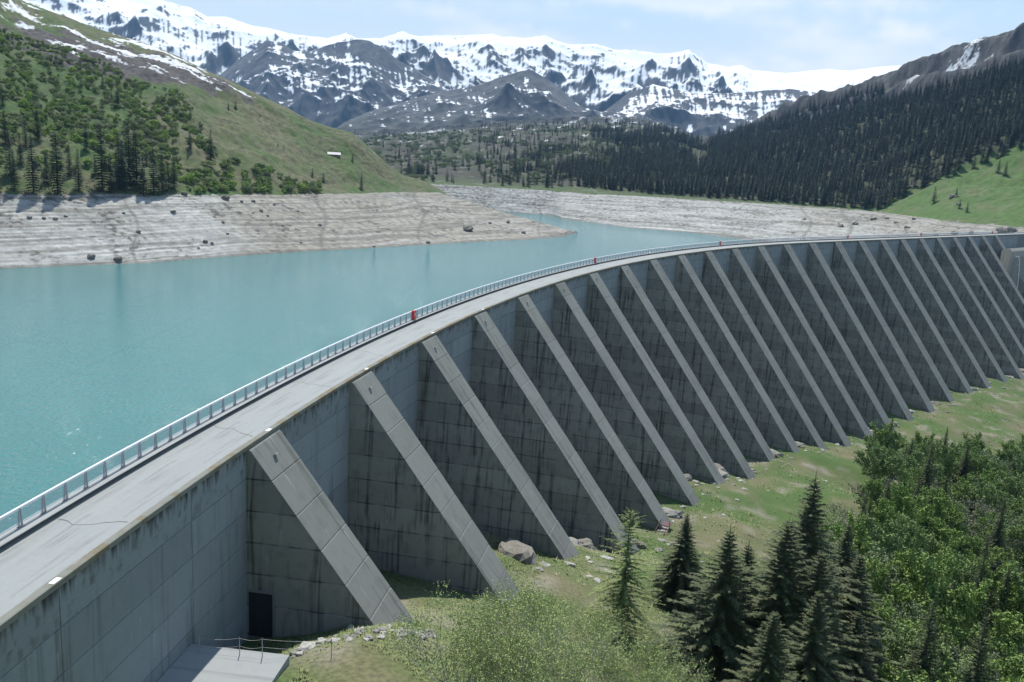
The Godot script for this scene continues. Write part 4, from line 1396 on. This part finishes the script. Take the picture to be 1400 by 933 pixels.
func plant_left() -> void:
	for q in LEFT_SPRUCES:
		var s: float = q[2] / 20.0 * 1.28
		copy(far_spruce[rng.randi() % 4], "spruce_tree", polar(q[0], q[1], left_h(q[0], q[1])), rng.randf() * TAU, Vector3(s, s, s) if s > 0.5 else Vector3(s * 1.3, s, s * 1.3), "dark spruce %s on the hillside left of the lake" % ("standing alone" if q[0] > -19.0 else ("just above the pale bank" if q[1] < 456.0 else "among green shrubs well above the bank")), "spruces on the left hillside")
	var made := 0
	var tries := 0
	var pts := []
	while made < 290 and tries < 8000:
		tries += 1
		var b := rng.randf_range(-36.0, -14.0)
		var c := tab(L_CREST_D, b)
		var g := tab(L_RD, b)
		var u := pow(rng.randf(), 1.15)
		var lim := lerpf(0.95, 0.12, clampf((b + 32.0) / 16.0, 0.0, 1.0))
		if u > lim * (0.9 + 0.4 * n_big.get_noise_2d(b * 20.0, u * 300.0)):
			continue
		if n_mid.get_noise_2d(b * 18.0, u * 60.0) > 0.32:
			continue
		var d := lerpf(c + 3.0, g, u)
		var p := polar(b, d, 0.0)
		var ok := true
		for o in LEFT_SPRUCES:
			if polar(o[0], o[1] - 4.0, 0.0).distance_squared_to(p) < 60.0:
				ok = false
				break
		for o in pts:
			if o.distance_squared_to(p) < 30.0:
				ok = false
				break
		if not ok:
			continue
		pts.append(p)
		made += 1
		var s := rng.randf_range(0.35, 0.75) * lerpf(1.0, 0.7, u)
		var kind := rng.randi() % 4
		copy(far_leafy[kind], "shrub", polar(b, d, left_h(b, d) - 0.3), rng.randf() * TAU, Vector3(s * 1.1, s * rng.randf_range(0.6, 0.9), s * 1.1), ["spring green round tree", "dull green round tree", "greyish green tree", "brightest green tree"][kind] + (" low" if u < 0.3 else (" halfway up" if u < 0.6 else " high up")) + " on the hillside left of the lake", "leafy trees on the left hillside")

	# the thicket between them, too close-grown to count
	for variant in 4:
		var spots := []
		var k := 0
		while spots.size() < 650 and k < 12000:
			k += 1
			var b := rng.randf_range(-37.0, -13.0)
			var u := pow(rng.randf(), 1.1)
			var lim := lerpf(0.95, 0.1, clampf((b + 32.0) / 17.0, 0.0, 1.0))
			if u > lim * (0.9 + 0.5 * n_big.get_noise_2d(b * 20.0, u * 300.0)) or n_mid.get_noise_2d(b * 18.0, u * 60.0) > 0.3:
				continue
			var clash := false
			for o in LEFT_SPRUCES:
				if absf(o[0] - b) < 0.7 and u < 0.35 and absf(lerpf(tab(L_CREST_D, b) + 2.0, tab(L_RD, b), u) - o[1] + 6.0) < 12.0:
					clash = true
			if clash:
				continue
			spots.append([b, lerpf(tab(L_CREST_D, b) + 2.0, tab(L_RD, b), u), rng.randf_range(0.18, 0.5) * lerpf(1.0, 0.7, u)])
		scatter("thicket", far_leafy[variant].get_child(1).mesh, M["far leaves"], spots, left_h, "low green thicket covering the hillside left of the lake", "thicket")

func scatter(called: String, mesh: Mesh, m: Material, spots: Array, ground: Callable, label: String, category: String) -> void:
	var mm := MultiMesh.new()
	mm.transform_format = MultiMesh.TRANSFORM_3D
	mm.use_colors = true
	mm.mesh = mesh
	mm.instance_count = spots.size()
	for q in spots.size():
		var a: Array = spots[q]
		var s: float = a[2]
		mm.set_instance_transform(q, Transform3D(Basis(Vector3.UP, rng.randf() * TAU).scaled(Vector3(s, s * rng.randf_range(0.8, 1.1), s)), polar(a[0], a[1], ground.call(a[0], a[1]) - 0.4)))
		var k := rng.randf_range(0.7, 1.0)
		mm.set_instance_color(q, Color(k, k, k))
	var g := MultiMeshInstance3D.new()
	g.multimesh = mm
	g.material_override = m
	g.name = numbered(called)
	add_child(g)
	tag(setting(g, "", "stuff"), label, category)

func forest_low(b: float) -> float:
	return tab([[-6.0, 1005.0], [0.0, 985.0], [9.0, 985.0], [13.8, 992.0], [18.3, 985.0], [22.6, 935.0], [23.6, 935.0], [25.0, 942.0], [26.3, 930.0], [28.0, 942.0], [30.0, 948.0], [40.0, 960.0]], b)

func plant_right() -> void:
	var pts := []
	var grid := {}
	var tries := 0
	while tries < 70000 and pts.size() < 11000:
		tries += 1
		var b := rng.randf_range(-9.5, 36.0)
		var lo := forest_low(b)
		var hi := tab(R_MD, b)
		var t := rng.randf()
		var d := lerpf(lo, hi + 40.0 + (0.16 * (tab(R_GD, b) - hi) if b > 12.5 and b < 22.0 else -30.0), pow(t, 1.1))
		var x := sin(deg_to_rad(b)) * d
		var z := cos(deg_to_rad(b)) * d
		var u := (d - lo) / (hi - lo)
		var dens := 1.0
		if b < 12.0:
			# scattered groups on the far slope, thicker to the right
			var clump := n_big.get_noise_2d(x * 1.1 + 300.0, z * 0.6)
			dens = 1.0 if clump + lerpf(-0.32, 0.45, clampf((b + 3.0) / 13.0, 0.0, 1.0)) - u * 0.75 > 0.0 else 0.04
			if b < -3.0:
				dens *= 0.25
		elif n_mid.get_noise_2d(x * 0.6, z * 0.6) > 0.4:
			dens = 0.1
		if rng.randf() > dens:
			continue
		var key := Vector2i(int(x / 7.5), int(z / 7.5))
		if grid.has(key):
			continue
		grid[key] = true
		var s := (0.4 + 0.8 * pow(rng.randf(), 0.8)) * (0.85 if b < 6.0 else 1.0)
		pts.append([b, d, s])
	pts.sort_custom(func(p, q): return p[2] / p[1] > q[2] / q[1])
	# the meadow's own spruces first
	for q in [[25.62, 868, 16.0], [26.77, 854, 9.0], [27.04, 810, 8.0], [27.46, 798, 9.0], [28.73, 912, 13.0], [29.1, 904, 14.0]]:
		var s: float = q[2] / 20.0
		copy(far_spruce[rng.randi() % 4], "spruce_tree", polar(q[0], q[1], right_h(q[0], q[1])), rng.randf() * TAU, Vector3(s * 1.2, s, s * 1.2), "lone spruce on the bright meadow beyond the far end of the dam", "spruces on the far meadow")
	var n := 0
	var rest := []
	for q in pts:
		if n < 170 and q[0] < 31.5:
			var v := rng.randf_range(0.85, 1.15)
			copy(far_spruce[rng.randi() % 4], "spruce_tree", polar(q[0], q[1], right_h(q[0], q[1]) - 0.5), rng.randf() * TAU, Vector3(q[2], q[2] * v, q[2]), "dark spruce at the near edge of the forest, %s" % ("beside the bright meadow" if q[0] > 22.5 else ("above the pale far bank" if q[0] > 8.0 else "on the slope behind the inlet")), "forest edge across the lake")
			n += 1
		else:
			rest.append(q)
	for variant in 4:
		var mine := []
		for q in rest.size():
			if q % 4 == variant:
				mine.append(rest[q])
		var mm := MultiMesh.new()
		mm.transform_format = MultiMesh.TRANSFORM_3D
		mm.use_colors = true
		mm.mesh = far_spruce[variant].get_child(1).mesh
		mm.instance_count = mine.size()
		for q in mine.size():
			var a: Array = mine[q]
			var s: float = a[2]
			mm.set_instance_transform(q, Transform3D(Basis(Vector3.UP, rng.randf() * TAU).scaled(Vector3(s, s * rng.randf_range(0.85, 1.2), s)), polar(a[0], a[1], right_h(a[0], a[1]) - 0.8)))
			var k := rng.randf_range(0.4, 1.0)
			mm.set_instance_color(q, Color(k * rng.randf_range(0.8, 1.0), k, k * rng.randf_range(0.75, 1.0)))
		var g := MultiMeshInstance3D.new()
		g.multimesh = mm
		g.material_override = M["far needles"]
		g.name = numbered("forest")
		add_child(g)
		tag(setting(g, "", "stuff"), "dense dark spruce forest covering the slope across the lake", "forest", "forest across the lake")

	# bushes on the slope behind the inlet
	for variant in [1, 2]:
		var spots := []
		for q in 900:
			var b := rng.randf_range(-11.0, 11.0)
			var d := lerpf(1000.0, 2300.0, rng.randf())
			if n_big.get_noise_2d(b * 30.0, d * 0.5 + 70.0) > -0.12:
				spots.append([b, d, rng.randf_range(0.5, 1.1)])
		scatter("heath_bushes", far_leafy[variant].get_child(1).mesh, M["far leaves"], spots, right_h, "dull low bushes on the slope behind the inlet", "bushes")

# ---------------------------------------------------------------- rocks and small things
func rock_mesh(seed_: int, squash: float) -> ArrayMesh:
	var sp := SphereMesh.new()
	sp.radius = 0.5
	sp.height = 1.0
	sp.radial_segments = 14
	sp.rings = 8
	var arr := sp.get_mesh_arrays()
	var v: PackedVector3Array = arr[Mesh.ARRAY_VERTEX]
	var n := noise(seed_, 1.3, 3)
	var cell := noise(seed_ + 5, 1.1, 1, FastNoiseLite.TYPE_CELLULAR)
	for q in v.size():
		var p := v[q]
		var k := 1.0 + n.get_noise_3dv(p * 1.2) * 0.55 + cell.get_noise_3dv(p * 1.5) * 0.25
		v[q] = Vector3(p.x, p.y * squash, p.z) * k
	var st := SurfaceTool.new()
	st.begin(Mesh.PRIMITIVE_TRIANGLES)
	var ix: PackedInt32Array = arr[Mesh.ARRAY_INDEX]
	st.set_smooth_group(-1)
	for q in ix:
		st.set_color(Color.WHITE)
		st.add_vertex(v[q])
	st.generate_normals()
	return st.commit()

func make_rocks() -> void:
	var kinds := []
	for a in 4:
		kinds.append(rock_mesh(600 + a, [0.75, 0.6, 0.85, 0.5][a]))
	var mats := []
	for c in [Color(0.55, 0.53, 0.49), Color(0.62, 0.61, 0.58), Color(0.74, 0.73, 0.7)]:
		var m: StandardMaterial3D = M["rock"].duplicate()
		m.albedo_color = c
		mats.append(m)
	for q in LEFT_BOULDERS.size():
		var a: Array = LEFT_BOULDERS[q]
		var o := obj("boulder", kinds[q % 4], mats[0 if a[2] > 3.5 else q % 2])
		o.position = polar(a[0], a[1], left_h(a[0], a[1]) + a[2] * 0.15)
		o.rotation.y = rng.randf() * TAU
		o.scale = Vector3(a[2], a[2] * 0.85, a[2]) * 0.78
		var said := "grey boulder lying on the pale bank left of the lake"
		if a[2] > 9.0:
			said = "biggest dark boulder, on the pale spit that juts into the lake"
		elif q == 0:
			said = "left one of two dark boulders just above the waterline"
		elif q == 1:
			said = "right one of two dark boulders just above the waterline"
		elif q == 2:
			said = "dark angular block at the grass edge above the pale bank"
		tag(o, said, "boulder", "boulders on the left bank")
	for q in RIGHT_BOULDERS.size():
		var a: Array = RIGHT_BOULDERS[q]
		var o := obj("boulder", kinds[(q + 1) % 4], mats[0])
		o.position = polar(a[0], a[1], right_h(a[0], a[1]) + a[2] * 0.12)
		o.rotation.y = rng.randf() * TAU
		o.scale = Vector3(a[2], a[2], a[2])
		tag(o, "brownish boulder on the rough bank behind the far end of the dam", "boulder", "boulders on the far bank")
	# outcrops between the buttress feet
	for a in range(1, 21):
		var s := a * SPACING
		for k in 2:
			var back := rng.randf_range(1.5, 7.0)
			var along := rng.randf_range(7.0, 15.0)
			var dd: float = lerpf(FEET[a], FEET[a + 1], along / SPACING) * SLOPE - back
			var p := crest(s + along, -dd, 0.0)
			p.y = valley_h(p.x, -p.z)
			var o := obj("rock_outcrop", kinds[(a + k) % 4], mats[(a + k) % 2])
			var z := rng.randf_range(2.2, 4.6)
			o.position = p
			o.rotation.y = rng.randf() * TAU
			o.scale = Vector3(z * 1.3, z * 0.75, z)
			tag(o, "weathered rock outcrop in the turf between two buttress feet", "rock", "rocks between the buttress feet")
	# loose stones beside the slab at the foot of the first buttress
	for q in 70:
		var x := rng.randf_range(-13.5, -4.5)
		var f := 50.3 + (x + 13.5) * 0.62 + rng.randfn() * 0.9
		var o := obj("stone", kinds[q % 4], mats[1 + q % 2])
		var z := rng.randf_range(0.15, 0.55) * (2.0 if rng.randf() < 0.12 else 1.0)
		o.position = on_valley(x, f) + Vector3.UP * z * 0.15
		o.rotation.y = rng.randf() * TAU
		o.scale = Vector3(z * 1.3, z * 0.7, z)
		tag(o, "pale loose stone in the rubble at the foot of the first buttress", "stone", "rubble below the first buttress")
	# rubble along the buttress feet
	for q in 130:
		var s := rng.randf_range(1.2, 20.0) * SPACING
		var a := int(s / SPACING)
		var off := lerpf(FEET[a], FEET[a + 1], s / SPACING - a) * SLOPE + rng.randfn() * 2.2 - 0.5
		var p := crest(s, -off, 0.0)
		var o := obj("stone", kinds[q % 4], mats[q % 3])
		var z := rng.randf_range(0.4, 1.3)
		o.position = on_valley(p.x, -p.z) + Vector3.UP * z * 0.05
		o.scale = Vector3(z * 1.5, z * 0.6, z)
		o.rotation.y = rng.randf() * TAU
		tag(o, "rough stone in the rubble along the buttress feet", "stone", "rubble along the buttress feet")
	for q in 40:
		var f := rng.randf_range(70.0, 190.0)
		var x := -4.0 + (f - 60.0) * rng.randf_range(0.3, 0.62)
		var o := obj("stone", kinds[q % 4], mats[2])
		var z := rng.randf_range(0.3, 0.9)
		o.position = on_valley(x, f) + Vector3.UP * z * 0.1
		o.scale = Vector3(z * 1.5, z * 0.6, z)
		o.rotation.y = rng.randf() * TAU
		tag(o, "pale stone lying in the grass below the buttresses", "stone", "stones in the meadow")

func make_small_things() -> void:
	# concrete slab against the near wall
	var slab := Builder.new()
	var a := crest(-24.0, -0.02, -10.5)
	var b := crest(-8.0, -0.02, -10.5)
	var c := crest(-7.2, -6.2, -10.9)
	var d := crest(-24.0, -6.6, -10.6)
	slab.quad(a, b, c, d, Vector3.UP, Color(0.95, 0.95, 0.95), PackedVector2Array([Vector2(0, 0), Vector2(0.6, 0), Vector2(0.6, 0.3), Vector2(0, 0.3)]))
	var low := Vector3.DOWN * 4.0
	slab.quad(b, c, c + low, b + low, along_dir(-8.0), Color(0.95, 0.95, 0.95))
	slab.quad(c, d, d + low, c + low, down_dir(-16.0), Color(0.95, 0.95, 0.95))
	var so := obj("concrete_slab", slab.mesh(), M["road"])
	tag(so, "flat concrete slab at the foot of the near dam wall", "slab")
	# posts and sagging wires round the pit in front of the door
	var fence := node("wire_fence")
	tag(fence, "low fence of thin posts and sagging wires at the edge of the slab", "fence")
	var ps := [[-8.6, -0.9], [-8.1, -3.3], [-7.9, -4.7], [-6.2, -8.6]]
	var heads := []
	for q in ps:
		var p := crest(q[0], q[1], 0.0)
		p.y = -10.75 if q[1] > -6.0 else valley_h(p.x, -p.z)
		var bd := Builder.new()
		bd.tube(PackedVector3Array([p - Vector3.UP * 0.2, p + Vector3.UP * 1.25]), PackedFloat32Array([0.028, 0.028]), 6, Color(0.35, 0.35, 0.35))
		obj("post", bd.mesh(), M["steel"], fence)
		heads.append(p)
	for q in heads.size() - 1:
		for lv in [1.15, 0.6]:
			var pts := PackedVector3Array()
			var rr := PackedFloat32Array()
			for k in 9:
				var u := k / 8.0
				pts.append(heads[q].lerp(heads[q + 1], u) + Vector3.UP * (lv - 0.5 * u * (1.0 - u)))
				rr.append(0.008)
			var bd := Builder.new()
			bd.tube(pts, rr, 4, Color(0.4, 0.4, 0.4))
			obj("wire", bd.mesh(), M["steel"], fence)
	# maroon steel stairs at the foot of the fifth buttress
	var st := node("steel_stairs")
	tag(st, "maroon steel stairs at the foot of a buttress", "stairs")
	var top := crest(4 * SPACING + 0.5, -SLOPE * 35.0, 0.0)
	top.y = -34.4
	var foot := top + Vector3(-3.2, -3.3, 6.0)
	foot.y = minf(foot.y, valley_h(foot.x, -foot.z) + 0.2)
	var run := (foot - top)
	var side := Vector3(-run.z, 0, run.x).normalized() * 0.75
	for sg: float in [-1.0, 1.0]:
		var bd := Builder.new()
		bd.tube(PackedVector3Array([top + side * sg, foot + side * sg]), PackedFloat32Array([0.13, 0.13]), 4, Color(0.06, 0.02, 0.024))
		obj("stringer", bd.mesh(), M["red paint"], st)
		var hb := Builder.new()
		hb.tube(PackedVector3Array([top + side * sg + Vector3.UP * 1.0, foot + side * sg + Vector3.UP * 1.0]), PackedFloat32Array([0.06, 0.06]), 5, Color(0.09, 0.02, 0.028))
		for k in 4:
			var p := top.lerp(foot, k / 3.0) + side * sg
			hb.tube(PackedVector3Array([p, p + Vector3.UP]), PackedFloat32Array([0.05, 0.05]), 4, Color(0.09, 0.02, 0.028))
		obj("handrail", hb.mesh(), M["red paint"], st)
	for k in 11:
		var bd := Builder.new()
		bd.box(top.lerp(foot, (k + 0.5) / 11.0), side, Vector3.UP * 0.03, run.normalized() * 0.16, Color(0.09, 0.04, 0.04))
		obj("step", bd.mesh(), M["red paint"], st)
	var ld := Builder.new()
	ld.box(top - Vector3(run.x, 0, run.z).normalized() * 0.9, side, Vector3.UP * 0.04, Vector3(run.x, 0, run.z).normalized() * 0.9, Color(0.1, 0.04, 0.04))
	obj("landing", ld.mesh(), M["red paint"], st)
	# small hut roof at the edge of the wood
	hut(Vector3(84.5, 0, -187.0), 0.5, 4.2, 3.0, 2.0, Color(0.42, 0.5, 0.6), "small hut with a pale blue metal roof at the edge of the wood")
	var hp := polar(-12.3, 660.0, 0.0)
	hut_at(hp + Vector3.UP * (left_h(-12.3, 660.0) - 0.5), 0.3, 9.0, 5.0, 2.2, Color(0.32, 0.34, 0.37), "long low chalet with a pale roof on the green hillside")
	hp = polar(6.2, 1090.0, 0.0)
	hut_at(hp + Vector3.UP * (right_h(6.2, 1090.0) - 0.5), 0.8, 8.0, 6.0, 5.0, Color(0.6, 0.6, 0.62), "tiny pale chalet among the spruces beyond the lake")
	make_abutment()

func hut(p: Vector3, turn: float, l: float, w: float, h: float, roof: Color, label: String) -> void:
	hut_at(on_valley(p.x, -p.z), turn, l, w, h, roof, label)

func hut_at(p: Vector3, turn: float, l: float, w: float, h: float, roof: Color, label: String) -> void:
	var t := node("hut", self, p, turn)
	tag(t, label, "hut")
	var b := Builder.new()
	b.box(Vector3(0, h * 0.5 - 0.3, 0), Vector3(l / 2, 0, 0), Vector3(0, h * 0.5 + 0.3, 0), Vector3(0, 0, w / 2), Color(0.2, 0.14, 0.09))
	for sg: float in [-1.0, 1.0]:
		b.quad(Vector3(sg * l / 2, h, -w / 2), Vector3(sg * l / 2, h, w / 2), Vector3(sg * l / 2, h + w * 0.3, 0), Vector3(sg * l / 2, h, -w / 2), Vector3(sg, 0, 0), Color(0.2, 0.14, 0.09))
	obj("wall", b.mesh(), M["bark"], t)
	var r := Builder.new()
	for sg: float in [-1.0, 1.0]:
		var e := Vector3(0, h - 0.15, sg * (w / 2 + 0.4))
		var k := Vector3(0, h + w * 0.3 + 0.08, 0)
		var x := Vector3(l / 2 + 0.4, 0, 0)
		r.quad(e - x, e + x, k + x, k - x, Vector3(0, 1, sg), roof)
		r.quad(e - x - Vector3.UP * 0.1, e + x - Vector3.UP * 0.1, e + x, e - x, Vector3(0, 0, sg), roof)
		r.quad(e - x - Vector3.UP * 0.1, e + x - Vector3.UP * 0.1, k + x - Vector3.UP * 0.1, k - x - Vector3.UP * 0.1, Vector3(0, -1, sg), roof)
	obj("roof", r.mesh(), M["paint"], t)
	var dr := Builder.new()
	dr.box(Vector3(l * 0.15, 0.95, w / 2 + 0.02), Vector3(0.45, 0, 0), Vector3(0, 0.95, 0), Vector3(0, 0, 0.03), Color(0.08, 0.06, 0.045))
	obj("door", dr.mesh(), M["bark"], t)

# rounded concrete block beside the last buttress, its head under the crest
func make_abutment() -> void:
	var t := node("abutment_block")
	tag(t, "rounded concrete abutment block with a rail at the far end of the dam", "abutment")
	var s0 := 24 * SPACING + 8.0
	var o := crest(s0, 0.0, 0.0)
	var dn := down_dir(s0)
	var al := along_dir(s0)
	var b := Builder.new()
	var prof := [Vector2(1.5, -14), Vector2(2.5, -10.5), Vector2(4.2, -8), Vector2(6.5, -6.4), Vector2(9, -6), Vector2(11, -7.2), Vector2(12.6, -10), Vector2(13.8, -14), Vector2(14.6, -19), Vector2(15.3, -25), Vector2(16, -32), Vector2(16.7, -40), Vector2(17.4, -50), Vector2(18, -62)]
	for q in prof.size() - 1:
		var p: Vector2 = prof[q]
		var r: Vector2 = prof[q + 1]
		var w0 := -6.0 - 17.0 * (q / 13.0)
		var w1 := -6.0 - 17.0 * ((q + 1) / 13.0)
		b.quad(o + dn * p.x + al * w0 + Vector3.UP * p.y, o + dn * p.x + al * 34.0 + Vector3.UP * p.y, o + dn * r.x + al * 34.0 + Vector3.UP * r.y, o + dn * r.x + al * w1 + Vector3.UP * r.y, dn + Vector3.UP, Color(0.95, 0.95, 0.92), PackedVector2Array([Vector2(0, q * 0.15), Vector2(1.4, q * 0.15), Vector2(1.4, q * 0.15 + 0.15), Vector2(0, q * 0.15 + 0.15)]))
		b.quad(o + dn * p.x + al * w0 + Vector3.UP * p.y, o + dn * r.x + al * w1 + Vector3.UP * r.y, o + dn * r.x + al * (w1 - 30.0) + Vector3.UP * -70.0, o + dn * p.x + al * (w0 - 30.0) + Vector3.UP * -70.0, -al, Color(0.95, 0.95, 0.92), PackedVector2Array([Vector2(p.x, -p.y) / 24.0, Vector2(r.x, -r.y) / 24.0, Vector2(r.x, 75) / 24.0, Vector2(p.x, 75) / 24.0]))
	obj("rounded_wall", b.mesh(), M["slope concrete"], t)
	var pts := PackedVector3Array()
	var rr := PackedFloat32Array()
	var hb := Builder.new()
	for q in range(6, prof.size()):
		var p: Vector2 = prof[q]
		var base := o + dn * p.x + al * (-4.0 - 15.0 * (q / 13.0)) + Vector3.UP * p.y + dn * 0.3
		pts.append(base + dn * 0.9 + Vector3.UP * 0.5)
		rr.append(0.12)
		hb.tube(PackedVector3Array([base - dn * 0.5, base + dn * 0.9 + Vector3.UP * 0.5]), PackedFloat32Array([0.09, 0.09]), 4, Color(0.75, 0.76, 0.76))
	hb.tube(pts, rr, 5, Color(0.8, 0.81, 0.81))
	obj("stair_rail", hb.mesh(), M["paint"], t)
